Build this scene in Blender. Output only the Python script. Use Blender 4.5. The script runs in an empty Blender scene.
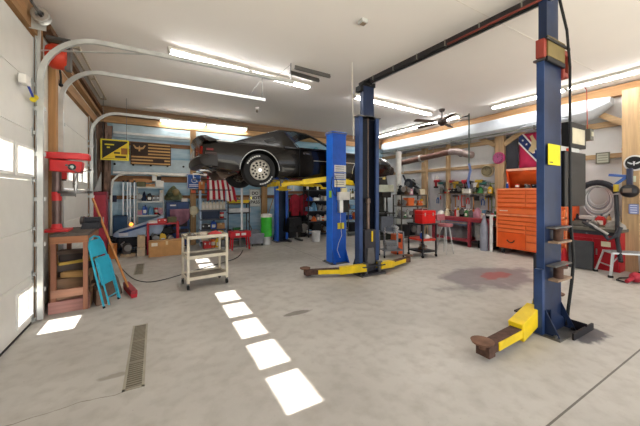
import bpy, bmesh, math, random
from mathutils import Vector, Matrix
random.seed(7)
PI = math.pi
COL = bpy.context.scene.collection
CAMZ = 1.55; YAW = 29.6; FP = 290.0
cy_, sy_ = math.cos(math.radians(YAW)), math.sin(math.radians(YAW))

def W(px, py, X=None, Y=None, Z=None):
    """point of the room seen at a place of the photograph, on the wall X=, on the plane Y= or at height Z="""
    t = (px-320)/FP; u = (193-py)/FP
    if Z is not None: d = (Z-CAMZ)/u
    elif X is not None: d = X/(sy_+cy_*t)
    else: d = Y/(cy_-sy_*t)
    return Vector((d*sy_+t*d*cy_, d*cy_-t*d*sy_, CAMZ+u*d))

# ------------------------------------------------------------------ materials
def lin(c):
    if isinstance(c, str):
        c = c.lstrip('#'); c = [int(c[i:i+2], 16)/255 for i in (0, 2, 4)]
    return tuple((x/12.92 if x <= .04045 else ((x+.055)/1.055)**2.4) for x in c)+(1,)
MC = {}
def mat(c, rough=.5, metal=0., var=.10, sc=6., bump=0., emis=0., coat=0.):
    key = (c, rough, metal, var, sc, bump, emis, coat)
    if key in MC: return MC[key]
    m = bpy.data.materials.new('paint_'+str(c).strip('#')); m.use_nodes = True
    nt = m.node_tree; N = nt.nodes; L = nt.links
    b = N['Principled BSDF']; base = lin(c)
    b.inputs['Roughness'].default_value = rough; b.inputs['Metallic'].default_value = metal
    b.inputs['Coat Weight'].default_value = coat; b.inputs['Specular IOR Level'].default_value = .3 if metal < .5 else .5
    if emis:
        b.inputs['Emission Color'].default_value = base; b.inputs['Emission Strength'].default_value = emis
        b.inputs['Base Color'].default_value = base
    else:
        tc = N.new('ShaderNodeTexCoord'); n = N.new('ShaderNodeTexNoise'); r = N.new('ShaderNodeValToRGB')
        n.inputs['Scale'].default_value = sc; n.inputs['Detail'].default_value = 4
        L.new(tc.outputs['Object'], n.inputs['Vector']); L.new(n.outputs['Fac'], r.inputs['Fac'])
        r.color_ramp.elements[0].position = .3; r.color_ramp.elements[1].position = .7
        r.color_ramp.elements[0].color = tuple(max(0, x*(1-1.6*var)) for x in base[:3])+(1,)
        r.color_ramp.elements[1].color = tuple(min(1, x*(1+var)) for x in base[:3])+(1,)
        L.new(r.outputs['Color'], b.inputs['Base Color'])
        if bump:
            bp = N.new('ShaderNodeBump'); bp.inputs['Strength'].default_value = bump; bp.inputs['Distance'].default_value = .01
            n2 = N.new('ShaderNodeTexNoise'); n2.inputs['Scale'].default_value = sc*8
            L.new(tc.outputs['Object'], n2.inputs['Vector']); L.new(n2.outputs['Fac'], bp.inputs['Height'])
            L.new(bp.outputs['Normal'], b.inputs['Normal'])
    MC[key] = m
    return m
def wood(c, axis='x', dark=.35):
    key = ('wood', c, axis, dark)
    if key in MC: return MC[key]
    m = bpy.data.materials.new('wood_grain'); m.use_nodes = True; nt = m.node_tree; N = nt.nodes; L = nt.links
    b = N['Principled BSDF']; b.inputs['Roughness'].default_value = .65; base = lin(c)
    tc = N.new('ShaderNodeTexCoord'); mp = N.new('ShaderNodeMapping'); n = N.new('ShaderNodeTexNoise'); r = N.new('ShaderNodeValToRGB')
    s = {'x': (.8, 14, 14), 'y': (14, .8, 14), 'z': (14, 14, .8)}[axis]
    mp.inputs['Scale'].default_value = s; n.inputs['Scale'].default_value = 1.6; n.inputs['Detail'].default_value = 6
    L.new(tc.outputs['Object'], mp.inputs['Vector']); L.new(mp.outputs['Vector'], n.inputs['Vector']); L.new(n.outputs['Fac'], r.inputs['Fac'])
    r.color_ramp.elements[0].position = .32; r.color_ramp.elements[1].position = .66
    r.color_ramp.elements[0].color = tuple(x*(1-dark) for x in base[:3])+(1,); r.color_ramp.elements[1].color = base
    L.new(r.outputs['Color'], b.inputs['Base Color']); MC[key] = m
    return m
def clear_glass(name, tint=(1, 1, 1), gl=.08):
    key = ('glass', name)
    if key in MC: return MC[key]
    m = bpy.data.materials.new(name); m.use_nodes = True; nt = m.node_tree; nt.nodes.clear()
    o = nt.nodes.new('ShaderNodeOutputMaterial'); t = nt.nodes.new('ShaderNodeBsdfTransparent'); g = nt.nodes.new('ShaderNodeBsdfGlossy')
    t.inputs['Color'].default_value = tint+(1,); g.inputs['Roughness'].default_value = .03
    x = nt.nodes.new('ShaderNodeMixShader'); x.inputs['Fac'].default_value = gl
    nt.links.new(t.outputs[0], x.inputs[1]); nt.links.new(g.outputs[0], x.inputs[2]); nt.links.new(x.outputs[0], o.inputs['Surface'])
    MC[key] = m
    return m

WHITE = mat('#E6E3DC', .5); STEEL = mat('#B9B9B6', .32, .85); DSTEEL = mat('#6C6A68', .4, .7); BLACK = mat('#101012', .5, 0, .2)
RUBBER = mat('#202021', .8, 0, .2); PLY = wood('#C69A62'); PLYY = wood('#C69A62', 'y'); PLYZ = wood('#C69A62', 'z'); CARD = mat('#B98D62', .85, 0, .08)
RED = mat('#C22A28', .35); NAVY = mat('#28395A', .4, .1, .2); BLUE = mat('#0F55C0', .32, 0, .1); YEL = mat('#E8C61E', .4, 0, .12); ORANGE = mat('#EE6A33', .35, 0, .05)
RUST = mat('#5A4238', .8, .2, .3, 14); GALV = mat('#C9CBC8', .4, .5, .1); CHROME = mat('#DADADA', .12, 1.)

# ------------------------------------------------------------------ mesh builder
class MB:
    def __init__(s, m=None): s.v = []; s.f = []; s.k = []; s.mats = []; s.cur = 0; s.T = Matrix.Identity(4); s.m(m or WHITE)
    def m(s, mt):
        if mt not in s.mats: s.mats.append(mt)
        s.cur = s.mats.index(mt); return s
    def at(s, x=0, y=0, z=0, rx=0, ry=0, rz=0):
        s.T = Matrix.Translation((x, y, z)) @ Matrix.Rotation(rz, 4, 'Z') @ Matrix.Rotation(ry, 4, 'Y') @ Matrix.Rotation(rx, 4, 'X'); return s
    def add(s, vs, fs):
        o = len(s.v); s.v += [tuple(s.T @ Vector(p)) for p in vs]; s.f += [tuple(o+i for i in f) for f in fs]; s.k += [s.cur]*len(fs); return s
    def box(s, x0, x1, y0, y1, z0, z1, tx=0, ty=0):
        """box; tx,ty shrink the top"""
        vs = [(x0, y0, z0), (x1, y0, z0), (x1, y1, z0), (x0, y1, z0), (x0+tx, y0+ty, z1), (x1-tx, y0+ty, z1), (x1-tx, y1-ty, z1), (x0+tx, y1-ty, z1)]
        return s.add(vs, [(3, 2, 1, 0), (4, 5, 6, 7), (0, 1, 5, 4), (1, 2, 6, 5), (2, 3, 7, 6), (3, 0, 4, 7)])
    def bar(s, a, b, w=.03, h=None, up=(0, 0, 1)):
        h = h or w; a = Vector(a); b = Vector(b); d = (b-a).normalized(); u = Vector(up)
        if abs(d.dot(u)) > .98: u = Vector((0, 1, 0))
        r = d.cross(u).normalized()*w/2; q = r.cross(d).normalized()*h/2
        vs = [a-r-q, a+r-q, a+r+q, a-r+q, b-r-q, b+r-q, b+r+q, b-r+q]
        return s.add(vs, [(0, 1, 2, 3), (7, 6, 5, 4), (1, 0, 4, 5), (2, 1, 5, 6), (3, 2, 6, 7), (0, 3, 7, 4)])
    def tube(s, pts, r, n=10, closed=False, caps=True):
        pts = [Vector(p) for p in pts]; N = len(pts); rs = r if isinstance(r, (list, tuple)) else [r]*N
        vs = []; prev = None
        for i, p in enumerate(pts):
            if closed: t = pts[(i+1) % N]-pts[i-1]
            else: t = pts[min(i+1, N-1)]-pts[max(i-1, 0)]
            t.normalize()
            if prev is None:
                u = Vector((0, 0, 1)) if abs(t.z) < .9 else Vector((1, 0, 0)); prev = (u-t*u.dot(t)).normalized()
            else:
                prev = prev-t*prev.dot(t); prev = prev.normalized() if prev.length > 1e-6 else t.orthogonal().normalized()
            c = t.cross(prev)
            for k in range(n):
                a = 2*PI*k/n; vs.append(p+prev*math.cos(a)*rs[i]+c*math.sin(a)*rs[i])
        fs = []
        for i in range(N if closed else N-1):
            j = (i+1) % N
            for k in range(n): fs.append((i*n+k, i*n+(k+1) % n, j*n+(k+1) % n, j*n+k))
        if not closed and caps: fs += [tuple(range(n))[::-1], tuple((N-1)*n+k for k in range(n))]
        return s.add(vs, fs)
    def cyl(s, a, b, r, r2=None, n=16): return s.tube([a, b], [r, r if r2 is None else r2], n)
    def lathe(s, prof, n=20, c=(0, 0, 0), ax='z', caps=True):
        vs = []; P = len(prof)
        for r, z in prof:
            for k in range(n):
                a = 2*PI*k/n; x, y = r*math.cos(a), r*math.sin(a)
                p = {'z': (x, y, z), 'y': (x, -z, y), 'x': (z, x, y)}[ax]
                vs.append((c[0]+p[0], c[1]+p[1], c[2]+p[2]))
        fs = [(i*n+k, i*n+(k+1) % n, (i+1)*n+(k+1) % n, (i+1)*n+k) for i in range(P-1) for k in range(n)]
        if caps and prof[0][0] > 1e-5: fs.append(tuple(range(n))[::-1])
        if caps and prof[-1][0] > 1e-5: fs.append(tuple((P-1)*n+k for k in range(n)))
        return s.add(vs, fs)
    def ball(s, c, r, n=12):
        if not isinstance(r, (tuple, list)): r = (r, r, r)
        vs = []; m = n//2
        for i in range(m+1):
            th = PI*i/m
            for k in range(n):
                a = 2*PI*k/n; vs.append((c[0]+r[0]*math.sin(th)*math.cos(a), c[1]+r[1]*math.sin(th)*math.sin(a), c[2]-r[2]*math.cos(th)))
        return s.add(vs, [(i*n+k, i*n+(k+1) % n, (i+1)*n+(k+1) % n, (i+1)*n+k) for i in range(m) for k in range(n)])
    def prism(s, poly, a, b, ax='z'):
        """poly in the two other axes, extruded from a to b along ax"""
        n = len(poly); f = {'z': lambda p, q: (p[0], p[1], q), 'y': lambda p, q: (p[0], q, p[1]), 'x': lambda p, q: (q, p[0], p[1])}[ax]
        vs = [f(p, a) for p in poly]+[f(p, b) for p in poly]
        return s.add(vs, [tuple(range(n))[::-1], tuple(range(n, 2*n))]+[(i, (i+1) % n, n+(i+1) % n, n+i) for i in range(n)])
    def grid(s, fn, nu, nv, cu=False):
        vs = [fn(i/nu, j/nv) for i in range(nu+1) for j in range(nv+1)]
        return s.add(vs, [(i*(nv+1)+j, (i+1)*(nv+1)+j, (i+1)*(nv+1)+j+1, i*(nv+1)+j+1) for i in range(nu) for j in range(nv)])
    def loft(s, secs, caps=True):
        n = len(secs[0]); vs = [p for q in secs for p in q]
        fs = [(i*n+k, i*n+(k+1) % n, (i+1)*n+(k+1) % n, (i+1)*n+k) for i in range(len(secs)-1) for k in range(n)]
        if caps: fs += [tuple(range(n))[::-1], tuple((len(secs)-1)*n+k for k in range(n))]
        return s.add(vs, fs)
    def mesh(s, name, inv=None, thick=0):
        me = bpy.data.meshes.new(name); vs = s.v if inv is None else [tuple(inv @ Vector(p)) for p in s.v]
        me.from_pydata(vs, [], s.f)
        for q in s.mats: me.materials.append(q)
        me.polygons.foreach_set('material_index', s.k); me.polygons.foreach_set('use_smooth', [True]*len(s.f))
        bm = bmesh.new(); bm.from_mesh(me); bmesh.ops.remove_doubles(bm, verts=bm.verts, dist=1e-6)
        bmesh.ops.recalc_face_normals(bm, faces=bm.faces); bm.to_mesh(me); bm.free()
        me.set_sharp_from_angle(angle=math.radians(38)); me.update()
        return me
    def part(s, name, root, world=False, bev=0, solid=0, label=None, kind=None):
        inv = (Matrix.Translation(root.location) @ root.rotation_euler.to_matrix().to_4x4()).inverted() if world else None
        o = bpy.data.objects.new(name, s.mesh(name, inv)); COL.objects.link(o); o.parent = root; mods(o, bev, solid)
        if label: o['label'] = label
        if kind: o['kind'] = kind
        return o
    def sub(s, name, part, world=False, bev=0, solid=0, label=None):
        inv = None
        if world:
            root = part.parent; inv = (Matrix.Translation(root.location) @ root.rotation_euler.to_matrix().to_4x4() @ Matrix.Translation(part.location) @ part.rotation_euler.to_matrix().to_4x4()).inverted()
        o = bpy.data.objects.new(name, s.mesh(name, inv)); COL.objects.link(o); o.parent = part; mods(o, bev, solid)
        if label: o['label'] = label
        return o
    def solo(s, name, label, cat, loc=(0, 0, 0), rz=0, group=None, kind=None, bev=0, solid=0, world=False):
        T = Matrix.Translation(loc) @ Matrix.Rotation(rz, 4, 'Z')
        o = bpy.data.objects.new(name, s.mesh(name, T.inverted() if world else None)); COL.objects.link(o); o.location = loc; o.rotation_euler = (0, 0, rz)
        if label: o['label'] = label
        if cat: o['category'] = cat
        if group: o['group'] = group
        if kind: o['kind'] = kind
        mods(o, bev, solid)
        return o
def mods(o, bev, solid):
    if solid:
        q = o.modifiers.new('solid', 'SOLIDIFY'); q.thickness = solid; q.offset = 0
    if bev:
        q = o.modifiers.new('bevel', 'BEVEL'); q.width = bev; q.segments = 2; q.limit_method = 'ANGLE'; q.angle_limit = math.radians(40)
def struct(mb, name, bev=0, parent=None):
    o = bpy.data.objects.new(name, mb.mesh(name)); COL.objects.link(o); mods(o, bev, 0)
    if parent: o.parent = parent
    else: o['kind'] = 'structure'
    return o
def thing(name, label, cat, loc=(0, 0, 0), rz=0, group=None):
    o = bpy.data.objects.new(name, None); COL.objects.link(o); o.location = loc; o.rotation_euler = (0, 0, rz); o.empty_display_size = .1
    o['label'] = label; o['category'] = cat
    if group: o['group'] = group
    return o
def dup(root, loc, rz=0, label=None, group=None):
    r = root.copy(); COL.objects.link(r); r.location = loc; r.rotation_euler = (0, 0, rz)
    if label: r['label'] = label
    if group: r['group'] = group
    for ch in list(root.children):
        c = ch.copy(); COL.objects.link(c); c.parent = r
        for g in list(ch.children):
            d = g.copy(); COL.objects.link(d); d.parent = c
    return r
def arc(c, r, a0, a1, n, pl='xy'):
    out = []
    for i in range(n+1):
        a = a0+(a1-a0)*i/n; p, q = r*math.cos(a), r*math.sin(a)
        out.append({'xy': (c[0]+p, c[1]+q, c[2]), 'xz': (c[0]+p, c[1], c[2]+q), 'yz': (c[0], c[1]+p, c[2]+q)}[pl])
    return out
def text_mesh(body, size, mt, thick=.002, align='CENTER', sp=1.0, bold=0.0):
    cu = bpy.data.curves.new('lettering', 'FONT'); cu.body = body; cu.size = size; cu.extrude = thick; cu.align_x = align; cu.align_y = 'CENTER'
    cu.space_line = sp; cu.offset = bold
    o = bpy.data.objects.new('lettering', cu); COL.objects.link(o)
    dg = bpy.context.evaluated_depsgraph_get(); me = bpy.data.meshes.new_from_object(o.evaluated_get(dg))
    bpy.data.objects.remove(o); me.materials.clear(); me.materials.append(mt)
    return me
def lettering(name, body, size, mt, parent, loc, rot, **k):
    o = bpy.data.objects.new(name, text_mesh(body, size, mt, **k)); COL.objects.link(o); o.parent = parent; o.location = loc; o.rotation_euler = rot
    return o
ORD = ['first', 'second', 'third', 'fourth', 'fifth', 'sixth', 'seventh', 'eighth', 'ninth', 'tenth', 'eleventh', 'twelfth', 'thirteenth', 'fourteenth', 'fifteenth', 'sixteenth', 'seventeenth', 'eighteenth', 'nineteenth', 'twentieth']

# ------------------------------------------------------------------ camera, light
cam = bpy.data.objects.new('camera', bpy.data.cameras.new('camera')); COL.objects.link(cam); bpy.context.scene.camera = cam
cam.location = (0, 0, CAMZ); cam.rotation_euler = (PI/2, 0, -math.radians(YAW))
cam.data.sensor_width = 36; cam.data.lens = FP/640*36; cam.data.shift_y = -20/640; cam.data.clip_start = .05
sc = bpy.context.scene
sc.view_settings.view_transform = 'Standard'; sc.view_settings.look = 'None'; sc.view_settings.exposure = 0.22; sc.view_settings.gamma = 1.0
w = bpy.data.worlds.new('sky'); sc.world = w; w.use_nodes = True
bg = w.node_tree.nodes['Background']; bg.inputs[0].default_value = (.93, .96, 1, 1); bg.inputs[1].default_value = 1.9
sun = bpy.data.objects.new('sun', bpy.data.lights.new('sun', 'SUN')); COL.objects.link(sun)
sun.data.energy = 22; sun.data.angle = math.radians(.6); sun.data.color = (1, .96, .9)
sd = Vector((1, 0.0, -.854)); sun.rotation_euler = sd.to_track_quat('-Z', 'Y').to_euler(); sun.location = (-6, 3, 8)

# ------------------------------------------------------------------ setting
XL, XR, YB, YF, ZC = -1.28, 8.6, 9.6, -1.6, 3.85
def floor_mat():
    m = bpy.data.materials.new('concrete'); m.use_nodes = True; nt = m.node_tree; N = nt.nodes; L = nt.links
    b = N['Principled BSDF']; b.inputs['Roughness'].default_value = .55
    geo = N.new('ShaderNodeTexCoord'); sep = N.new('ShaderNodeSeparateXYZ'); L.new(geo.outputs['Object'], sep.inputs[0])
    def noise(s, det=5, out='Fac'):
        n = N.new('ShaderNodeTexNoise'); n.inputs['Scale'].default_value = s; n.inputs['Detail'].default_value = det; L.new(geo.outputs['Object'], n.inputs['Vector']); return n.outputs[out]
    def ramp(src, a, b_, c0=(0, 0, 0, 1), c1=(1, 1, 1, 1)):
        r = N.new('ShaderNodeValToRGB'); r.color_ramp.elements[0].position = a; r.color_ramp.elements[1].position = b_
        r.color_ramp.elements[0].color = c0; r.color_ramp.elements[1].color = c1; L.new(src, r.inputs['Fac']); return r.outputs['Color']
    def mix(f, a, b_):
        x = N.new('ShaderNodeMix'); x.data_type = 'RGBA'
        for s, v in ((0, f), (6, a), (7, b_)):
            if isinstance(v, (float, int, tuple)): x.inputs[s].default_value = v
            else: L.new(v, x.inputs[s])
        return x.outputs[2]
    def math_(op, a, b_=None, c=None):
        x = N.new('ShaderNodeMath'); x.operation = op
        for i, v in enumerate((a, b_, c)):
            if v is None: continue
            if isinstance(v, (float, int)): x.inputs[i].default_value = v
            else: L.new(v, x.inputs[i])
        return x.outputs[0]
    col = ramp(noise(.9), .3, .7, lin('#ABA69E'), lin('#C4BFB7'))
    col = mix(ramp(noise(7, 8), .45, .72, (0, 0, 0, 1), (.4, .4, .4, 1)), col, lin('#8F867A'))
    col = mix(ramp(noise(60, 3), .68, .76, (0, 0, 0, 1), (.5, .5, .5, 1)), col, lin('#6E6252'))
    X, Y = sep.outputs[0], sep.outputs[1]
    def blob(cx, cy, rx, ry, n_amp, n_sc):
        dx = math_('DIVIDE', math_('SUBTRACT', X, cx), rx); dy = math_('DIVIDE', math_('SUBTRACT', Y, cy), ry)
        d = math_('SQRT', math_('ADD', math_('MULTIPLY', dx, dx), math_('MULTIPLY', dy, dy)))
        return math_('ADD', d, math_('MULTIPLY', math_('SUBTRACT', noise(n_sc), .5), n_amp))
    for cx, cy, rx, ry, c, st in ((5.35, 3.15, 1.2, .62, '#5A4A56', .65), (5.55, 3.12, .42, .2, '#A0403A', .7), (4.12, 1.34, .34, .2, '#3A3640', .85),
                                  (3.8, 4.6, .9, .5, '#6E6250', .5), (1.6, 3.4, .22, .06, '#5d5348', .7), (.2, 1.9, .1, .05, '#5d5548', .6), (-.3, 3.0, .12, .05, '#7c7262', .6)):
        f = ramp(blob(cx, cy, rx, ry, 1.5, 2.6/max(rx, .4)), .72, 1.05, (st, st, st, 1), (0, 0, 0, 1)); col = mix(f, col, lin(c))
    def line(src, pos, wid, amp=0, nsc=2.):
        v = math_('SUBTRACT', src, pos)
        if amp: v = math_('ADD', v, math_('MULTIPLY', math_('SUBTRACT', noise(nsc), .5), amp))
        return math_('LESS_THAN', math_('ABSOLUTE', v), wid)
    col = mix(math_('MULTIPLY', math_('MULTIPLY', line(X, 3.36, .006), math_('GREATER_THAN', Y, 4.8)), .75), col, lin('#4A4238'))
    col = mix(math_('MULTIPLY', line(Y, .93, .007), .8), col, lin('#3C342C'))
    crack = math_('ADD', Y, math_('MULTIPLY', X, -.02))
    col = mix(math_('MULTIPLY', math_('MULTIPLY', line(crack, 2.72, .004, .3, 1.6), math_('LESS_THAN', X, -.2)), .6), col, lin('#5E5444'))
    L.new(col, b.inputs['Base Color'])
    bp = N.new('ShaderNodeBump'); bp.inputs['Strength'].default_value = .15; bp.inputs['Distance'].default_value = .01
    L.new(noise(25, 6), bp.inputs['Height']); L.new(bp.outputs['Normal'], b.inputs['Normal'])
    return m
FB = MB(floor_mat()); FB.box(XL-.1, XR+.1, YF, YB+.1, -.15, 0); struct(FB, 'floor')
G = MB(mat('#C8C4B8', .9)); G.box(-30, 30, -30, 30, -.3, -.16); struct(G, 'ground')
c = MB(mat('#E9E4DF', .8, 0, .02, .7)); c.box(XL-.1, XR+.1, YF, YB+.1, ZC, ZC+.1)
struct(c, 'ceiling')
c = MB(mat('#DCD6CE', .8)); c.box(XL, XR, 2.2, 2.21, ZC-.003, ZC); struct(c, 'trim_1')

# left wall: solid pieces around the two overhead doors
LW = mat('#D9D6CC', .7)
c = MB(LW)
for y0, y1 in ((YF, 1.0), (4.75, 5.70), (7.98, YB)): c.box(XL-.16, XL-.046, y0, y1, 0, ZC)
c.box(XL-.16, XL-.046, 1.0, 4.75, 3.40, ZC); c.box(XL-.16, XL-.046, 5.70, 7.98, 3.17, ZC)
struct(c, 'wall_left')
c = MB(wood('#B68A5C', 'y')); c.box(XL-.04, XL+.03, YF, 4.80, 3.47, 3.80); c.box(XL-.04, XL+.03, 5.6, YB, 3.24, 3.42); c.box(XL-.04, XL+.06, 5.6, YB, 3.55, 3.62); struct(c, 'trim_2')
c = MB(wood('#BA8C5A', 'z')); c.box(XL-.04, XL+.05, 4.84, 4.90, 0, 3.80); c.box(XL-.04, XL+.04, 5.48, 5.6, 0, 3.8); c.box(XL-.04, XL+.02, 8.04, 8.16, 0, 3.24); struct(c, 'trim_3')
c = MB(wood('#6E4A2C', 'y')); c.box(XL-.03, XL+.10, 5.0, YB, 3.66, 3.74); struct(c, 'trim_4')

def door(name, y0, y1, zs, wins, zw, low=None):
    D = mat('#DCDAD3', .45, 0, .02)
    ztop = zs[-1]; t = .045; m = MB(D); x0, x1 = XL-t, XL
    for a, b_ in zip(zs[:-1], zs[1:]):
        hole = [w_ for w_ in wins] if a < zw[0] < b_ else []
        if low and a <= low[2] < b_: hole = [(low[0], low[1])]; hz = (low[2], low[3])
        else: hz = zw
        a_, c_ = a+.004, b_-.004
        if not hole: m.box(x0, x1, y0, y1, a_, c_); continue
        m.box(x0, x1, y0, y1, a_, hz[0]); m.box(x0, x1, y0, y1, hz[1], c_)
        y = y0
        for h0, h1 in sorted(hole): m.box(x0, x1, y, h0, hz[0], hz[1]); y = h1
        m.box(x0, x1, y, y1, hz[0], hz[1])
    root = struct(m, name)
    fr = MB(mat('#EDEBE6', .4)); gl = MB(clear_glass('window_glass'))
    rects = [(a, b_, zw[0], zw[1]) for a, b_ in wins]+([low] if low else [])
    for a, b_, z0, z1 in rects:
        for q in ((a-.03, a, z0-.03, z1+.03), (b_, b_+.03, z0-.03, z1+.03), (a, b_, z0-.03, z0), (a, b_, z1, z1+.03)): fr.box(XL-.002, XL+.012, *q)
        gl.box(XL-.03, XL-.024, a, b_, z0, z1)
    struct(fr, 'window_frame', parent=root); struct(gl, 'window_pane', parent=root)
    h = MB(GALV)
    for z in zs[:-1]:
        h.box(XL, XL+.006, y1-.09, y1-.01, z-.05, z+.05); h.cyl((XL+.02, y1-.07, z), (XL+.02, y1+.03, z), .012, n=8); h.box(XL, XL+.03, y1-.04, y1-.01, z-.02, z+.02)
    h.box(XL, XL+.004, y1-.03, y1, 0, ztop)
    struct(h, 'hinge', parent=root)
    s_ = MB(BLACK); s_.box(XL-.05, XL+.005, y0, y1, 0, .02); struct(s_, 'bottom_seal', parent=root)
    return root
wy1 = [(y-.23, y+.23) for y in (2.10, 2.70, 3.31, 3.91, 4.49)]
door('door_1', 1.0, 4.77, [.02, .57, 1.12, 1.70, 2.28, 2.86, 3.43], wy1, (1.77, 2.06), (4.28, 4.70, .12, .44))
wy2 = [(y-.2, y+.2) for y in (5.98, 6.55, 7.12, 7.69, 8.1)]
door('door_2', 5.68, 8.0, [.02, .55, 1.08, 1.62, 2.15, 2.68, 3.2], wy2[:4], (1.77, 2.06))

# back wall: pale blue boards, girts, posts
def siding():
    m = bpy.data.materials.new('blue_foam_board'); m.use_nodes = True; nt = m.node_tree; N = nt.nodes; L = nt.links; b = N['Principled BSDF']; b.inputs['Roughness'].default_value = .6
    tc = N.new('ShaderNodeTexCoord'); n = N.new('ShaderNodeTexNoise'); n.inputs['Scale'].default_value = 1.2; mp = N.new('ShaderNodeMapping'); mp.inputs['Scale'].default_value = (1, 1, 5)
    r = N.new('ShaderNodeValToRGB'); r.color_ramp.elements[0].color = lin('#7FAAC4'); r.color_ramp.elements[1].color = lin('#BFD6E2')
    r.color_ramp.elements[0].position = .3; r.color_ramp.elements[1].position = .65
    L.new(tc.outputs['Object'], mp.inputs[0]); L.new(mp.outputs[0], n.inputs['Vector']); L.new(n.outputs['Fac'], r.inputs['Fac']); L.new(r.outputs['Color'], b.inputs['Base Color'])
    return m
c = MB(siding()); c.box(XL-.16, XR+.1, YB, YB+.1, 0, ZC); struct(c, 'wall_back')
c = MB(wood('#BC9262', 'x')); c.box(XL, XR-.1, YB-.10, YB, 3.44, 3.62); c.m(wood('#8A6A4C', 'x')); c.box(XL, XR-.1, YB-.14, YB, 3.63, ZC); struct(c, 'trim_5', .004)
c = MB(wood('#8E5F36', 'x')); c.box(XL, XR-.1, YB-.06, YB, 2.87, 2.98); c.box(XL, XR-.1, YB-.06, YB, 1.86, 2.03); c.box(XL, XR-.1, YB-.06, YB, 1.38, 1.48); struct(c, 'trim_6', .003)
c = MB(mat('#B4C6CE', .5)); c.box(XL+.3, 3.4, YB-.09, YB-.061, 2.16, 2.52); c.box(XL+.3, 3.4, YB-.12, YB-.061, 3.06, 3.40)
c.m(mat('#E3E3E0', .4)); c.box(XL+.3, 3.4, YB-.17, YB-.09, 2.07, 2.14); c.box(XL+.3, 3.4, YB-.17, YB-.12, 3.14, 3.20)
c.m(BLACK)
for i in range(9): c.cyl((.05-1.0+i*.42, YB-.11, 2.33), (.05-1.0+i*.42, YB-.085, 2.33), .03, n=8)
struct(c, 'trim_7')
p1 = W(193, 200, Y=YB-.12); c = MB(wood('#BA9262', 'z')); c.box(p1.x-.075, p1.x+.075, YB-.2, YB-.07, 0, 3.46)
p2 = W(264, 200, Y=YB-.12); c.box(p2.x-.09, p2.x+.09, YB-.2, YB-.07, 0, 3.46); struct(c, 'trim_8', .004)

# right wall: white insulation boards, beam, girts, posts
c = MB(mat('#D8D8D8', .6, 0, .05, 2)); c.box(XR, XR+.1, YF, YB+.1, 0, ZC); struct(c, 'wall_right')
c = MB(wood('#C09466', 'y')); c.box(XR-.16, XR, YF, YB-.1, 3.60, 3.82); struct(c, 'trim_9', .004)
c = MB(wood('#C4A47C', 'y')); c.box(XR-.08, XR, YF, YB, 2.98, 3.10); c.box(XR-.08, XR, YF, YB, 2.30, 2.40); struct(c, 'trim_10', .003)
c = MB(wood('#C4A47C', 'z'))
for px, wd in ((424.5, .2), (500, .24), (448, .1)):
    p = W(px, 200, X=XR-.15); c.box(XR-.2, XR-.08, p.y-wd/2, p.y+wd/2, 0, 3.6)
p = W(633, 150, X=XR-.35); PY_ = p.y
c.box(XR-.5, XR-.08, p.y-.12, p.y+.12, 0, 3.6); c.box(XR-.2, XR-.08, .2, .5, 0, 3.6)
struct(c, 'trim_11', .004)
c = MB(wood('#C4A47C', 'y'))
a = W(614, 150, X=XR-.2)
c.bar((XR-.14, PY_+.1, 2.95), (XR-.14, PY_+1.0, 3.58), .07, .12); c.bar((XR-.14, W(500, 0, X=XR-.15).y-.12, 2.9), (XR-.14, W(500, 0, X=XR-.15).y-.75, 3.3), .07, .12); c.bar((XR-.14, W(500, 0, X=XR-.15).y+.12, 2.9), (XR-.14, W(500, 0, X=XR-.15).y+.75, 3.3), .07, .12)
struct(c, 'trim_12')
# grey perforated board behind the benches
c = MB(mat('#C4C2C8', .6, 0, .04, 3)); a = W(430, 200, X=XR-.03); b_ = W(497, 200, X=XR-.03); c.box(XR-.04, XR-.002, b_.y, a.y, .9, 2.28)
pegpanel = c.solo('pegboard', 'pale grey perforated tool board behind the red workbench', 'pegboard')
# ------------------------------------------------------------------ overhead door rails, openings
def rail(label, y, zr, xe, r=.4, hang=True):
    t = thing('door_rail', label, 'door rail', (XL+.1, y, 0))
    m = MB(GALV); c0 = (XL+.07+r, y, zr-r)
    pts = [(XL+.07, y, .02), (XL+.07, y, zr-r)]+arc(c0, r, PI, PI/2, 10, 'xz')[1:]+[(xe, y, zr)]
    out = []
    for i, p in enumerate(pts):   # C channel profile swept in the xz plane
        a = Vector(pts[max(i-1, 0)]); b_ = Vector(pts[min(i+1, len(pts)-1)]); d = (b_-a).normalized(); n = Vector((-d.z, 0, d.x))
        P = Vector(p); out.append([P+n*.028+Vector((0, .022, 0)), P+n*.028-Vector((0, .022, 0)), P-n*.028-Vector((0, .022, 0)), P-n*.028+Vector((0, .022, 0))])
    m.loft(out); m.part('rail', t, world=True)
    k = MB(GALV); k.bar((XL+.02, y+.05, 0), (XL+.02, y+.05, zr-.1), .05, .004, (1, 0, 0))
    for z in [.35+.55*i for i in range(int((zr-.6)/.55))]: k.box(XL, XL+.11, y+.022, y+.05, z, z+.05)
    k.part('mounting_strip', t, world=True)
    if hang:
        h = MB(DSTEEL); h.bar((xe-.06, y, zr+.02), (xe-.06, y, ZC), .035, .004, (1, 0, 0)); h.bar((xe-.35, y-.02, zr+.02), (xe-.06, y-.02, ZC-.02), .03, .004); h.part('hanger', t, world=True)
    return t
rail('galvanised rail of the near overhead door, ending beside the ceiling tube light', 4.73, 3.52, 2.15, .6)
rail('galvanised rail beside the red drill press, its far end on a drop bracket', 5.62, 3.42, 1.92, .5)
rail('galvanised rail at the far edge of the second overhead door, against the brown tarp', 7.99, 3.35, .3, .5, False)
c = MB(GALV); c.bar((XL+.03, 4.80, 3.30), (.2, 4.80, 3.58), .04, .006)
c.bar((XL+.03, 4.80, 2.5), (XL+.03, 4.80, 3.62), .05, .03)
c.solo('perforated_strap', 'thin perforated angle strap running from the near door header to its rail', 'bracket')
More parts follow.
